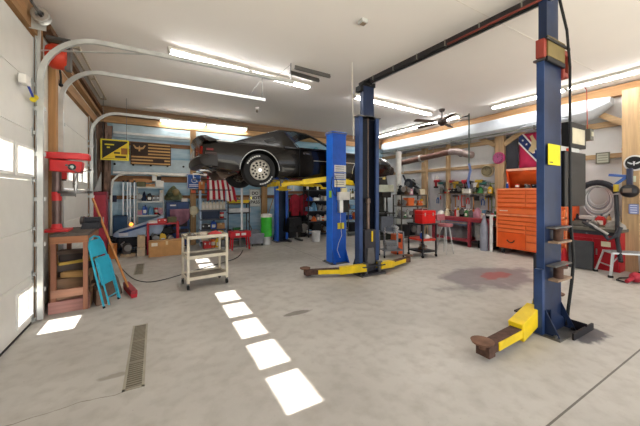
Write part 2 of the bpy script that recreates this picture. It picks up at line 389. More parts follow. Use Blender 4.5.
# torsion drum and pulley
t = thing('cable_drum', 'silver cable drum on the shaft above the near overhead door', 'drum', tuple(W(41, 16, X=XL+.14)))
m = MB(STEEL); m.lathe([(.04, -.05), (.075, -.05), (.085, -.04), (.055, -.03), (.055, .03), (.085, .04), (.075, .05), (.04, .05)], 24, ax='y', caps=False); m.part('drum', t)
m = MB(DSTEEL); m.cyl((0, -3.2, 0), (0, .2, 0), .014, n=10); m.part('shaft', t)
m = MB(GALV); m.box(-.13, .02, .10, .11, -.12, .12); m.part('bearing_plate', t)
# red hose reel high in the corner
p = W(57.5, 57, X=-1.10)
t = thing('cord_reel', 'red cord reel hanging high between the two overhead doors', 'reel', (p.x, p.y, p.z))
m = MB(mat('#C23B24', .4)); m.lathe([(.0, -.11), (.12, -.1), (.155, -.05), (.155, .05), (.12, .1), (.0, .11)], 28, ax='x'); m.part('housing', t, bev=.004)
m = MB(DSTEEL); m.box(.08, .14, -.05, .05, -.16, .22); m.box(-.1, .14, -.05, .05, .2, .24); m.part('bracket', t)
m = MB(BLACK); m.tube([(.02, .02, -.16), (.03, .02, -.25), (.03, .02, -.34)], .012, 8); m.ball((.03, .02, -.35), .025); m.part('cord_end', t)
# small sensor and cable on near door rail
p = W(24, 84, X=XL+.1); t = thing('door_sensor', 'small white sensor with a yellow and blue plug on the near door rail', 'sensor', (XL+.06, W(33, 94, X=XL+.06).y, W(24, 89, X=XL+.06).z+.08))
m = MB(WHITE); m.box(-.03, .03, -.32, -.2, -.03, .07); m.part('housing', t, bev=.005); m = MB(mat('#2B3F9A')); m.tube([(0, -.2, .02), (0, -.1, -.03), (0, 0, -.09)], .012, 8); m.part('cable', t); m = MB(mat('#D8C22B')); m.cyl((0, 0, -.12), (0, .08, -.07), .03, n=10); m.part('plug', t)

# ------------------------------------------------------------------ tube lights
TUBE = mat('#FFFEFC', .5, emis=36)
def tube_light(label, a, b_, z, wall=False, n=2, two=True, lam=True):
    a = Vector((*a, z)); b_ = Vector((*b_, z)); d = b_-a; L_ = d.length; rz = math.atan2(d.y, d.x)
    t = thing('tube_light', label, 'light', a, rz)
    m = MB(WHITE); m.prism([(-.07, 0), (.07, 0), (.045, .055), (-.045, .055)], 0, L_, 'x'); m.part('housing', t)
    for i in range(n):
        x0 = L_*i/n+.04; x1 = L_*(i+1)/n-.04
        for y in ((-.04, .04) if two else (0,)):
            m = MB(TUBE); m.cyl((x0, y, -.022), (x1, y, -.022), .014, n=10); m.part('tube', t)
        for e0 in (x0-.03, x1): m = MB(mat('#D8D8D4', .4)); m.box(e0, e0+.03, -.06, .06, -.04, 0); m.part('end_cap', t)
    return t
tl = [((.17, 5.13), (2.85, 5.45), 3.79, 'long twin tube light on the ceiling above the door rails, left'),
      ((4.0, 5.45), (6.8, 5.62), 3.79, 'long tube light on the ceiling behind the middle lift column'),
      ((.1, 9.389), (2.6, 9.389), 3.63, 'warm tube light along the top of the blue back wall'),
      ((7.7, 5.3), (7.7, 9.2), 3.79, 'long tube light along the right wall, behind the ceiling fan'),
      ((7.7, 1.2), (7.7, 4.4), 3.79, 'long tube light along the right wall, passing behind the near lift column')]
for a, b_, z, l in tl: tube_light(l, a, b_, z)
# long slim frame on the ceiling, left corner
a = W(79, 48, Z=ZC-.02); b_ = W(101, 99, Z=ZC-.02)
c = MB(mat('#BDB09A', .5)); y0, y1 = a.y, b_.y; x0 = a.x-.12; x1 = x0+.13
c.box(x0, x0+.02, y0, y1, ZC-.03, ZC); c.box(x1-.02, x1, y0, y1, ZC-.03, ZC)
for y in (y0, (y0+y1)/2, y1-.02): c.box(x0+.02, x1-.02, y, y+.03, ZC-.03, ZC)
c.solo('light_bracket', 'narrow empty metal light frame fixed to the ceiling near the left doors', 'bracket')
# slotted brackets and outlet box
for (pa, pb, nm) in (((295, 68), (330, 77), 'upper slotted dark steel strip on the ceiling past the left tube light'), ((290, 73), (319, 81), 'lower slotted dark steel strip on the ceiling past the left tube light')):
    a = W(*pa, Z=ZC-.05); b_ = W(*pb, Z=ZC-.05); c = MB(DSTEEL); c.bar(a, b_, .045, .025); c.bar(a+Vector((.0, 0, .012)), b_+Vector((.0, 0, .012)), .015, .075); c.solo('ceiling_strut', nm, 'bracket')
p = W(363, 20, Z=ZC); t = thing('junction_box', 'square electrical box on the ceiling left of the overhead crossbar', 'electrical box', (p.x, p.y, ZC))
m = MB(GALV); m.box(-.05, .05, -.05, .05, -.05, 0); m.part('box', t, bev=.004); m = MB(mat('#8A7A66')); m.box(-.03, .03, -.03, .03, -.058, -.05); m.part('receptacle', t)
p = W(257, 108, Z=ZC); t = thing('lamp_holder', 'bare lamp holder on the ceiling above the black car', 'light', (p.x, p.y, ZC))
m = MB(WHITE); m.lathe([(.0, 0), (.06, 0), (.055, -.03), (.03, -.05), (0, -.05)], 16); m.part('holder', t); m = MB(mat('#8C8476', .2)); m.lathe([(.02, -.05), (.03, -.09), (.02, -.12), (0, -.125)], 14); m.part('bulb', t)
p = W(352, 62, Z=ZC); q = W(357, 100, Y=p.y); c = MB(mat('#CFC8B8', .8)); c.tube([p, (p.x+.01, p.y, 3.2), (p.x+.03, p.y, 2.75), (p.x+.03, p.y, 2.5)], .008, 6)
c.solo('pull_cord', 'pale rope hanging from the ceiling behind the bright blue column', 'rope')

# ceiling fan
p = W(442, 122, Z=3.5)
t = thing('ceiling_fan', 'dark ceiling fan with five brown blades above the tool carts', 'fan', (p.x, p.y, 3.5))
m = MB(mat('#3A2E2C', .4, .3)); m.lathe([(0, .07), (.09, .06), (.13, .02), (.13, -.03), (.08, -.07), (.05, -.1), (0, -.11)], 24); m.part('motor', t)
m = MB(mat('#3A2E2C', .4, .3)); m.cyl((0, 0, .06), (0, 0, .3), .016, n=10); m.lathe([(.02, .26), (.07, .3), (.08, .35), (0, .35)], 18); m.part('downrod', t)
for i in range(5):
    m = MB(wood('#4A352C', 'x')); a_ = i*2*PI/5+.35; m.at(0, 0, 0, rz=a_); m.T = m.T @ Matrix.Rotation(.2, 4, 'X')
    m.prism([(.2, -.05), (.35, -.075), (.8, -.085), (.84, -.06), (.84, .06), (.8, .085), (.35, .07), (.2, .05)], -.004, .004, 'z'); m.m(DSTEEL).box(.1, .26, -.02, .02, -.008, .002)
    m.part('blade', t)
m = MB(mat('#8F8F8F')); m.cyl((.05, 0, -.1), (.05, 0, -.45), .003, n=6); m.part('pull_chain', t)

# ------------------------------------------------------------------ dark blue two-post lift
LX, LYN, LYF = 3.89, 1.58, 4.45; LM = 3.58
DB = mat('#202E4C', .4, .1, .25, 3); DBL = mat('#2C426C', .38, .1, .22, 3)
lift = thing('car_lift', 'dark blue two-post car lift with a black overhead crossbar and yellow arms on the floor', 'car lift', (LX, (LYN+LYF)/2, 0))
def column(root, X, Y, s, w_, d_, h, mt, mtl, ext=0, plate=.5):
    """s=+1: open side faces +Y"""
    m = MB(mt); yb = Y-s*d_/2; yf = Y+s*d_/2
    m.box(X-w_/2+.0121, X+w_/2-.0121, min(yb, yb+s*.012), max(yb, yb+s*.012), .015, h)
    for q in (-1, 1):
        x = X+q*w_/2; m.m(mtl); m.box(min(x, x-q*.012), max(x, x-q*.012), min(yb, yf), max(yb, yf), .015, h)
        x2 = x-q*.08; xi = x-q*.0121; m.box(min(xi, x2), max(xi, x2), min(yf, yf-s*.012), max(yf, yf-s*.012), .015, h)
    col = m.part('column', root, world=True)
    b = MB(DSTEEL); b.box(X-w_/2-.05, X+w_/2+.05, min(Y-s*.2, Y+s*.22), max(Y-s*.2, Y+s*.22), 0, .02)
    for q in (-1, 1):
        for r_ in (-.15, .16): b.cyl((X+q*(w_/2+.02), Y+s*r_, .02), (X+q*(w_/2+.02), Y+s*r_, .045), .018, n=6)
    b.part('base_plate', root, world=True)
    for q in (-1, 1):
        g = MB(mt); x = X+q*w_/2; g.prism([(yb, .02), (yb-s*.14, .02), (yb, .3)], min(x, x-q*.012), max(x, x-q*.012), 'x')
        g.sub('gusset', col, world=True)
    k = MB(DSTEEL); k.box(X-.1, X+.1, min(Y+s*.01, Y+s*(d_/2+.02)), max(Y+s*.01, Y+s*(d_/2+.02)), h, h+.03); k.box(X-w_/2-.03, X+w_/2+.03, min(yb-s*.02, yf+s*.02), max(yb-s*.02, yf+s*.02), h, h+.02); k.sub('cap', col, world=True)
    return col
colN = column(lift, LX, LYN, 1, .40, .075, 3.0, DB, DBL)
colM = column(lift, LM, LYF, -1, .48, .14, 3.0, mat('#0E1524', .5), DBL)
ex = MB(DB); ex.box(LX-.15, LX+.12, LYN-.04, LYN+.04, 3.0, ZC-.04); ex.part('extension', lift, world=True)
ex = MB(DB); ex.box(LM-.13, LM+.13, LYF-.05, LYF+.05, 3.0, 3.66); ex.part('extension', lift, world=True)
cb = MB(mat('#2E2A2C', .45, .2)); P0 = Vector((LX-.08, LYN-.1, 3.76)); P1 = Vector((LM, LYF+.1, 3.71)); cb.bar(P0, P1, .09, .08)
for i in range(6): q = P0.lerp(P1, .1+.16*i); cb.m(mat('#8B8A80')).bar(q, q+(P1-P0)*.005, 1*.10, .09)
cb.m(mat('#7C3A30')).cyl(P0+Vector((-.08, 0, -.06)), P0.lerp(P1, .4)+Vector((-.08, 0, -.06)), .015, n=8); cb.m(BLACK).cyl(P0+Vector((-.03, 0, -.07)), P1+Vector((-.03, 0, -.07)), .018, n=8); cb.m(STEEL).cyl(P0+Vector((.03, 0, -.065)), P1+Vector((.03, 0, -.065)), .008, n=6)
cbo = cb.part('crossbar', lift, world=True)
s = MB(BLACK); s.box(LM-.15, LM+.15, LYF-.07, LYF+.07, 3.6, 3.68); s.box(LM-.2, LM-.12, LYF-.05, LYF+.1, 3.5, 3.6); s.cyl((LM, LYF-.11, 3.68), (LM, LYF+.09, 3.68), .06); s.sub('pulley_bracket', cbo, world=True)
# header bracket on near column
h = MB(mat('#7A6A42', .6, .3)); z0 = 3.02; h.box(LX-.2, LX+.2, LYN-.075, LYN-.055, 3.04, 3.26)
h.m(mat('#8C3A30', .5)); h.box(LX-.26, LX-.2, LYN-.06, LYN+.02, 3.02, 3.22); h.box(LX+.2, LX+.24, LYN-.06, LYN+.02, 2.88, 3.2); h.box(LX+.32, LX+.35, LYN-.06, LYN+.02, 2.9, 3.2); h.box(LX+.24, LX+.32, LYN-.06, LYN+.02, 3.15, 3.2); h.box(LX+.24, LX+.32, LYN-.06, LYN+.02, 2.9, 2.95)
h.m(BLACK); h.box(LX-.26, LX+.3, LYN-.09, LYN-.075, 3.2, 3.23); h.box(LX-.22, LX+.2, LYN-.08, LYN-.055, 2.98, 3.03); h.part('header_bracket', lift, world=True, bev=.003, label='red and tan cable header bracket')
# carriages and arms
def arm(root, X, Y, s, q, L_, z0, pad=True, mt=YEL, dy=.12, big=.13):
    """q = direction along X, s = into the bay"""
    x0 = X+q*.16; y0 = Y+s*.17; x1 = X+q*(.16+L_*.42); x2 = X+q*(.16+L_)
    y1 = y0+s*dy*.5; y2 = y0+s*dy
    m = MB(mt); m.bar((x0, y0, z0+big/2), (x1, y1, z0), .14, big); a = m.part('arm', root, world=True, bev=.008)
    m = MB(RUST); m.bar((x1-q*.06, y1, z0), (x2, y2, z0-.01), .11, .09); m.m(mt); dv = Vector((x2-x1, y2-y1, 0)).normalized(); o_ = Vector((0, -.061, -.005)); A_ = Vector((x1, y1, z0)); m.bar(A_+o_, A_+dv*L_*.42+o_, .012, .08); m.m(RUST).box(min(x2, x2-q*.1), max(x2, x2-q*.1), y2-.065, y2+.065, z0-.07, z0+.03); m.sub('inner_arm', a, world=True, bev=.004)
    m = MB(mat('#7A5A48', .8, .2, .3)); m.cyl((x2, y2, z0+.0), (x2, y2, z0+.055), .03); m.lathe([(0, .055), (.09, .055), (.1, .075), (.085, .08), (0, .075)], 20, c=(x2, y2, z0)); m.sub('pad', a, world=True)
    m = MB(DSTEEL); m.cyl((x0, y0, z0-.07), (x0, y0, z0+.13), .035); m.cyl((x0, y0, z0+.13), (x0, y0, z0+.15), .06); m.sub('pivot_pin', a, world=True)
    return a
arm(lift, LX, LYN-.1, 1, -1, 1.1, .11, dy=-.06, big=.19); arm(lift, LX, LYN, 1, 1, .75, .10, dy=.12)
arm(lift, LM, LYF, -1, -1, 1.02, .10, dy=-.5); arm(lift, LM, LYF, -1, 1, 1.15, .10, dy=-.35)
for X, Y, s in ((LX, LYN, 1), (LM, LYF, -1)):
    m = MB(mat('#3B3A40', .5, .3)); m.box(X-.13, X+.13, min(Y+s*.02, Y+s*.1), max(Y+s*.02, Y+s*.1), .06, .85); m.box(X-.26, X+.26, min(Y+s*.07, Y+s*.24), max(Y+s*.07, Y+s*.24), .03, .05); m.box(X-.26, X+.26, min(Y+s*.07, Y+s*.24), max(Y+s*.07, Y+s*.24), .17, .19)
    m.m(DSTEEL).prism([(X-.1, .2), (X+.1, .2), (X+.07, .5), (X-.07, .5)], min(Y+s*.1, Y+s*.12), max(Y+s*.1, Y+s*.12), 'y')
    m.m(YEL).box(X+.02, X+.05, min(Y+s*.12, Y+s*.1), max(Y+s*.12, Y+s*.1), .62, .82)
    m.part('carriage', lift, world=True, bev=.003)
m = MB(mat('#7C6A60', .5, .5)); m.cyl((LM, LYF-.03, .85), (LM, LYF-.03, 1.35), .03); m.cyl((LM, LYF-.03, 1.35), (LM, LYF-.03, 3.0), .01, n=8); m.lathe([(0, 0), (.05, .02), (.045, .1), (0, .13)], 12, c=(LM, LYF-.03, 1.34)); m.part('chain', lift, world=True)
# extras on near column
m = MB(mat('#D2C618', .6, 0, .04)); m.box(LX-.165, LX+.115, LYN-.062, LYN-.056, W(552, 166, Y=LYN).z, W(552, 146, Y=LYN).z)
m.m(BLACK); zb = W(552, 164, Y=LYN).z; m.box(LX-.14, LX-.06, LYN-.0625, LYN-.0619, zb, zb+.012)
for i in range(5): m.m(mat('#B8AE18')).box(LX-.06+i*.035, LX-.06+i*.035+.003, LYN-.0625, LYN-.0619, zb+.03, zb+.16)
m.part('notice_plate', lift, world=True, label='bright yellow warning plate')
for zc in (W(550, 232, Y=LYN).z, W(550, 268, Y=LYN).z):
    m = MB(DSTEEL); m.box(LX-.2, LX+.2, LYN-.14, LYN-.056, zc+.06, zc+.075); m.m(mat('#8A735F', .7)).box(LX-.17, LX+.17, LYN-.15, LYN-.06, zc-.1, zc-.08)
    m.m(RUST).cyl((LX-.03, LYN-.1, zc-.08), (LX-.03, LYN-.1, zc+.06), .045); m.cyl((LX-.03, LYN-.1, zc+.04), (LX-.03, LYN-.1, zc+.06), .08); m.part('adapter_rack', lift, world=True)
m = MB(DBL); m.box(LX-.27, LX-.215, LYN-.05, LYN+.03, .02, .72); m.box(LX-.27, LX-.2, LYN-.03, LYN-.01, .68, .72); m.part('side_tube', lift, world=True, bev=.004)
m = MB(mat('#242226', .5, .3)); m.tube([(LX+.16, LYN-.16, .03), (LX+.3, LYN-.12, .02), (LX+.36, LYN-.02, .03), (LX+.26, LYN+.1, .03)], .02, 8); m.box(LX-.12, LX+.38, LYN-.27, LYN-.25, .02, .09); m.box(LX+.2, LX+.21, LYN-.27, LYN-.05, .02, .12)
m.m(DB).prism([(LX-.12, .0), (LX+.3, .0), (LX+.16, .14), (LX-.12, .27)], LYN-.07, LYN-.06, 'y'); m.part('lock_cable_guard', lift, world=True)
m = MB(BLACK); hx = W(570, 100, Y=LYN-.1).x
m.tube([(LX+.05, LYN-.08, 3.72), (hx-.08, LYN-.1, 3.4), (hx, LYN-.1, 3.0), (hx, LYN-.1, 1.7)], .014, 8); m.part('hydraulic_line', lift, world=True)
m = MB(BLACK); m.tube([(hx, LYN-.1, 1.72), (hx+.01, LYN-.1, 1.25), (hx+.06, LYN-.1, .98), (hx+.10, LYN-.1, .75), (hx+.04, LYN-.1, .5), (hx-.04, LYN-.1, .25), (hx-.06, LYN-.09, .04)], .017, 8); m.part('hydraulic_hose', lift, world=True)
# power unit on near column
xa = W(565, 160, Y=LYN-.04).x; xb = W(586, 160, Y=LYN-.04).x; zt = W(575, 153, Y=LYN).z; z_b = W(575, 206, Y=LYN).z
m = MB(mat('#0C0C0E', .4, 0, .15)); m.box(xa, xb, LYN-.04, LYN+.06, z_b, zt); pu = m.part('power_unit', lift, world=True, bev=.012)
m = MB(GALV); m.box(LX+.2, xb-.1, LYN, LYN+.06, zt+.0, zt+.03); m.box(xa-.03, xb-.08, LYN+.0, LYN+.08, zt+.03, zt+.06); m.sub('valve_block', pu, world=True)
m = MB(mat('#C8401F')); m.cyl((xa+.16, LYN, zt-.06), (xa+.16, LYN, zt+.04), .02); m.sub('release_handle', pu, world=True, label='orange release handle')
zm = W(578, 125, Y=LYN).z; m = MB(BLACK); m.box(xa+.14, xb+.0, LYN-.04, LYN+.05, zt+.06, zm); m.m(mat('#B9B29B')).box(xa+.19, xb-.05, LYN-.045, LYN-.04, zt+.1, zm-.07); m.sub('motor_box', pu, world=True, bev=.008)
p = W(590, 135, Y=LYN+.02); m = MB(mat('#5C5A52', .5)); m.box(p.x-.05, p.x+.06, LYN, LYN+.08, p.z-.07, p.z+.08); m.m(mat('#B9B49C')).box(p.x-.02, p.x+.03, LYN-.008, LYN, p.z-.02, p.z+.04); m.m(mat('#A84A3C')).tube([(p.x-.02, LYN+.04, p.z+.08), (p.x-.05, LYN+.04, p.z+.6), (p.x-.13, LYN+.04, 2.98)], .006, 6); m.sub('switch_box', pu, world=True, bev=.003)

# ------------------------------------------------------------------ bright blue two-post lift under the car
BX = 3.53; BYN, BYF = 5.48, 8.75
lift2 = thing('car_lift', 'bright blue two-post car lift with yellow arms holding up the black coupe', 'car lift', (BX, (BYN+BYF)/2, 0))
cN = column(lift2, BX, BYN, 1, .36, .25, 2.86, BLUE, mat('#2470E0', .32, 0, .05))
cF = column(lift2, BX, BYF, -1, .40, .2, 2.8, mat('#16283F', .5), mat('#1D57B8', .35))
m = MB(BLUE); m.box(BX-.2, BX+.2, BYN-.14, BYN+.14, 2.84, 2.90); m.sub('top_cap', cN, world=True, bev=.005)
def uarm(X, Y, s, tx, ty):
    z = 1.74; x0, y0 = X+(.1 if tx > X else -.1), Y+s*.2
    a = Vector((x0, y0, z+.13)); b_ = Vector((tx, ty, z-.01)); mid = a.lerp(b_, .55)
    m = MB(YEL); m.bar(a, mid, .13, .12); A = m.part('arm', lift2, world=True, bev=.006)
    m = MB(YEL); m.bar(a.lerp(b_, .5), b_, .09, .075); m.sub('inner_arm', A, world=True, bev=.004)
    m = MB(DSTEEL); m.cyl((tx, ty, z-.04), (tx, ty, z+.09), .035); m.cyl((tx, ty, z+.08), (tx, ty, z+.11), .07); m.sub('pad', A, world=True)
uarm(BX, BYN, 1, 2.45, 6.05); uarm(BX, BYN, 1, 4.75, 6.1); uarm(BX, BYF, -1, 2.5, 7.25); uarm(BX, BYF, -1, 4.7, 7.25)
for Y, s in ((BYN, 1), (BYF, -1)):
    m = MB(YEL); m.box(BX-.13, BX+.13, min(Y+s*.02, Y+s*.2), max(Y+s*.02, Y+s*.2), 1.62, 2.2); m.box(BX-.24, BX+.24, min(Y+s*.14, Y+s*.28), max(Y+s*.14, Y+s*.28), 1.64, 1.68); m.part('carriage', lift2, world=True, bev=.004)
zq = lambda py: W(337, py, Y=BYN-.13).z
xq = lambda px: W(px, 200, Y=BYN-.13).x
yf_ = BYN-.125
m = MB(WHITE)
for i, (a, b_) in enumerate(((165, 172), (173, 179), (180, 187))): m.m(mat(('#D9D9D6', '#C9CBD0', '#E4DFC8')[i])).box(xq(334.5), xq(346), yf_-.004, yf_, zq(b_), zq(a))
m.m(mat('#6E7278'))
for i in range(9): m.box(xq(335.5), xq(344), yf_-.005, yf_-.004, zq(167+i*2.2), zq(166.4+i*2.2))
m.part('warning_decals', lift2, world=True, label='white and cream printed warning labels')
m = MB(WHITE); m.box(xq(337), xq(347.5), yf_-.1, yf_, zq(200), zq(192)); m.m(mat('#E9DFAE')).box(xq(340), xq(345), yf_-.09, yf_-.02, zq(192), zq(188)); m.m(BLACK).box(xq(341), xq(347), yf_-.09, yf_, zq(212.5), zq(200)); m.m(STEEL).box(xq(337.5), xq(341), yf_-.09, yf_, zq(212.5), zq(200)); m.part('control_box', lift2, world=True, bev=.004, label='white and black control box')
m = MB(mat('#E6D53A')); m.box(xq(337.5), xq(343.5), yf_-.03, yf_, zq(229), zq(223)); m.m(mat('#9A8E30')).box(xq(339.5), xq(341.5), yf_-.035, yf_-.03, zq(229), zq(223)); m.part('outlet_cover', lift2, world=True, bev=.002, label='yellow outlet cover')
m = MB(mat('#C8CCD6')); m.tube([(xq(341), yf_-.01, zq(229)), (xq(341.5), yf_-.012, zq(236)), (xq(338.5), yf_-.012, zq(243)), (xq(337), yf_-.012, zq(250)), (xq(340), yf_-.012, zq(258))], .007, 6); m.tube([(xq(340), yf_-.03, zq(212)), (xq(340), yf_-.02, zq(223))], .005, 6); m.part('power_cord', lift2, world=True)
m = MB(BLACK); m.tube([(BX-.19, BYN-.14, 1.9), (BX-.24, BYN-.17, 1.7), (BX-.18, BYN-.2, 1.5), (BX-.1, BYN-.17, 1.48), (BX-.08, BYN-.16, 1.8), (BX-.14, BYN-.16, 1.93)], .008, 6); m.m(mat('#9FD040')).box(BX-.186, BX-.182, BYN-.1, BYN+.0, 1.45, 1.6); m.part('hose_loop', lift2, world=True)
# ------------------------------------------------------------------ black coupe on the lift
CX, CY, CZ = .72, 6.69, 1.67
PAINT = mat('#0F0B08', .22, 0, .05, 3, coat=.35); GLASSD = clear_glass('car_glass', (.75, .85, .85), .25)
car = thing('car', 'black 1970s coupe raised on the bright blue lift, seen from its rear left side', 'car', (CX, CY, CZ))
# x, half width, z bottom, z mid, z top
ST = [(0.0, .76, .50, .60, .80), (.06, .84, .42, .56, .85), (.25, .89, .36, .55, .90), (.6, .915, .30, .55, .90), (.8, .93, .27, .55, .895), (1.15, .935, .24, .56, .90), (1.5, .93, .21, .55, .90), (1.8, .92, .2, .53, .89),
      (2.3, .915, .2, .53, .88), (2.9, .915, .2, .53, .875), (3.2, .92, .2, .54, .875), (3.6, .925, .22, .54, .87), (3.9, .925, .24, .54, .86), (4.3, .915, .26, .53, .83), (4.65, .88, .30, .51, .78), (4.85, .80, .36, .5, .72), (4.95, .70, .42, .5, .66)]
def sect(x, w_, zb, zm, zt):
    h = [(0, zb), (w_*.8, zb), (w_*.94, zb+.03), (w_*.985, zb+.12), (w_, zm), (w_*.985, zm+(zt-zm)*.5), (w_*.955, zt-.05), (w_*.9, zt-.01), (w_*.6, zt+.012), (0, zt+.02)]
    pts = [(x, y, z) for y, z in h]+[(x, -y, z) for y, z in h[-2:0:-1]]
    return pts
m = MB(PAINT); m.loft([sect(*s_) for s_ in ST])
body = m.part('body', car)
# wheel arches cut out
def cutter(x, r):
    k = MB(mat('#0B0B0B', .9)); k.cyl((x, -1.2, .35), (x, -.55, .35), r, n=40); k.cyl((x, 1.2, .35), (x, .55, .35), r, n=40)
    o = bpy.data.objects.new('cut', k.mesh('cut')); COL.objects.link(o); return o
WX = (1.15, 3.87)
cuts = [cutter(WX[0], .415), cutter(WX[1], .41)]
k = MB(mat('#5b4a38', .9)); k.box(1.75, 2.88, -.70, .70, .42, 1.2); o = bpy.data.objects.new('cut', k.mesh('cut')); COL.objects.link(o); cuts.append(o)
bpy.context.view_layer.update()
inv_p = Matrix.Translation((CX, CY, CZ))
for c_ in cuts:
    c_.matrix_world = inv_p
    q = body.modifiers.new('b', 'BOOLEAN'); q.object = c_; q.operation = 'DIFFERENCE'; q.solver = 'EXACT'
    try: q.material_mode = 'TRANSFER'
    except Exception: pass
bpy.context.view_layer.update()
me = bpy.data.meshes.new_from_object(body.evaluated_get(bpy.context.evaluated_depsgraph_get()))
body.modifiers.clear(); body.data = me
for c_ in cuts: bpy.data.objects.remove(c_)
for pl in me.polygons: pl.use_smooth = True
me.set_sharp_from_angle(angle=math.radians(32))
# arch lips and trim
for x, r in ((WX[0], .415), (WX[1], .41)):
    for s_ in (-1, 1):
        m = MB(STEEL); m.tube([(x+r*math.cos(a), s_*.93, .35+r*math.sin(a)) for a in [PI*(i/20) for i in range(21)]], .007, 6); m.part('arch_trim', car)
# roof, pillars, glass
m = MB(PAINT)
def rs(x, w_, z): return [(x, -w_, z-.05), (x, -w_*.97, z-.015), (x, -w_*.7, z+.012), (x, 0, z+.022), (x, w_*.7, z+.012), (x, w_*.97, z-.015), (x, w_, z-.05), (x, w_*.9, z-.05), (x, 0, z-.03), (x, -w_*.9, z-.05)]
m.loft([rs(1.50, .58, 1.24), rs(1.68, .62, 1.30), rs(2.05, .63, 1.315), rs(2.36, .61, 1.29), rs(2.5, .59, 1.25)]); m.part('roof', car)
m = MB(clear_glass('roof_glass', (.2, .22, .22), .3)); 
for s_ in (-1, 1): m.loft([[(1.95, s_*.12, 1.318), (1.95, s_*.52, 1.31), (1.95, s_*.52, 1.314), (1.95, s_*.12, 1.322)], [(2.36, s_*.12, 1.30), (2.36, s_*.5, 1.29), (2.36, s_*.5, 1.295), (2.36, s_*.12, 1.305)]])
m.part('roof_panel_glass', car)
for s_ in (-1, 1):
    m = MB(PAINT)   # sail panel with a small quarter window
    P = [(.62, .90, .80), (1.10, 1.08, .72), (1.52, 1.235, .61), (1.80, 1.275, .61), (1.92, 1.08, .70), (2.05, .87, .84), (1.2, .87, .86)]
    o_ = [(x, s_*y, z) for x, z, y in P]; i_ = [(x, s_*(y-.05), z) for x, z, y in P]; n = len(P)
    m.add(o_+i_, [tuple(range(n)), tuple(range(n, 2*n))[::-1]]+[(i, (i+1) % n, n+(i+1) % n, n+i) for i in range(n)]); sp = m.part('sail_panel', car, bev=.006)
    m = MB(mat('#1A1917', .6)); q = [(1.28, 1.0, .775), (1.5, 1.09, .725), (1.58, 1.0, .765), (1.34, .95, .8)]; m.add([(x, s_*(y+.004), z) for x, z, y in q], [(0, 1, 2, 3)]); m.sub('quarter_window', sp)
    m = MB(mat('#3A3632', .6)); m.tube([(x, s_*(y+.012), z) for x, z, y in q], .005, 6, closed=True); m.tube([(1.64, s_*.612, 1.235), (1.86, s_*.612, 1.245), (1.94, s_*.715, 1.07), (2.07, s_*.85, .88)], .010, 6); m.sub('window_trim', sp)
    m = MB(PAINT); m.tube([(2.42, s_*.585, 1.24), (2.6, s_*.66, 1.14), (2.85, s_*.75, .99), (3.05, s_*.80, .87)], .026, 8); m.part('windscreen_pillar', car)
    m = MB(PAINT); m.bar((3.0, s_*.93, .93), (3.0, s_*1.03, .93), .05, .07); m.ball((3.0, s_*1.03, .96), (.05, .09, .055), 12); m.part('mirror', car)
    m = MB(PAINT); m.box(1.7, 2.95, min(s_*.90, s_*.84), max(s_*.90, s_*.84), .84, .885); dd = m.part('door_sill', car, bev=.008)
    m = MB(mat('#050505', .6)); m.box(2.045, 2.053, min(s_*.9, s_*.921), max(s_*.9, s_*.921), .26, .86); m.box(3.22, 3.228, min(s_*.9, s_*.921), max(s_*.9, s_*.921), .26, .86); m.part('door_seam', car)
    m = MB(CHROME); m.box(2.14, 2.3, min(s_*.912, s_*.925), max(s_*.912, s_*.925), .74, .77); m.part('door_handle', car, bev=.003)
    m = MB(mat('#B9B2A0', .3, .5)); m.box(2.4, 4.2, min(s_*.915, s_*.928), max(s_*.915, s_*.928), .60, .612); m.part('pinstripe', car)
m = MB(GLASSD); m.grid(lambda u, v: (2.44+u*.6, (v*2-1)*(.57+.2*u), 1.25-u*.38+.02*math.sin(PI*v)), 4, 6); m.part('windscreen', car)
m = MB(mat('#161616', .08)); m.grid(lambda u, v: (.80+u*.82, (v*2-1)*(.68-.12*u), .915+u*.34+.01*math.sin(PI*v)), 4, 6); m.part('rear_window', car, solid=.006)
# interior
TAN = mat('#8E7656', .8)
for s_ in (-1, 1):
    m = MB(TAN); m.box(2.05, 2.5, s_*.36-.22, s_*.36+.22, .43, .62); m.at(2.08, s_*.36, .58, ry=-.25); m.box(-.06, .06, -.22, .22, 0, .42, .0, .03); m.box(-.05, .05, -.11, .11, .43, .56, 0, .02); m.part('seat', car, bev=.025)
m = MB(mat('#33302C', .7)); m.box(2.75, 2.95, -.68, .68, .68, .88); m.part('dashboard', car, bev=.02)
m = MB(mat('#2E8A94', .5)); m.at(2.68, -.36, .86, ry=-1.1); m.tube(arc((0, 0, 0), .17, 0, 2*PI-.26, 23), .013, 8, closed=True); m.box(-.16, .16, -.015, .015, -.01, .01); m.part('steering_wheel', car)
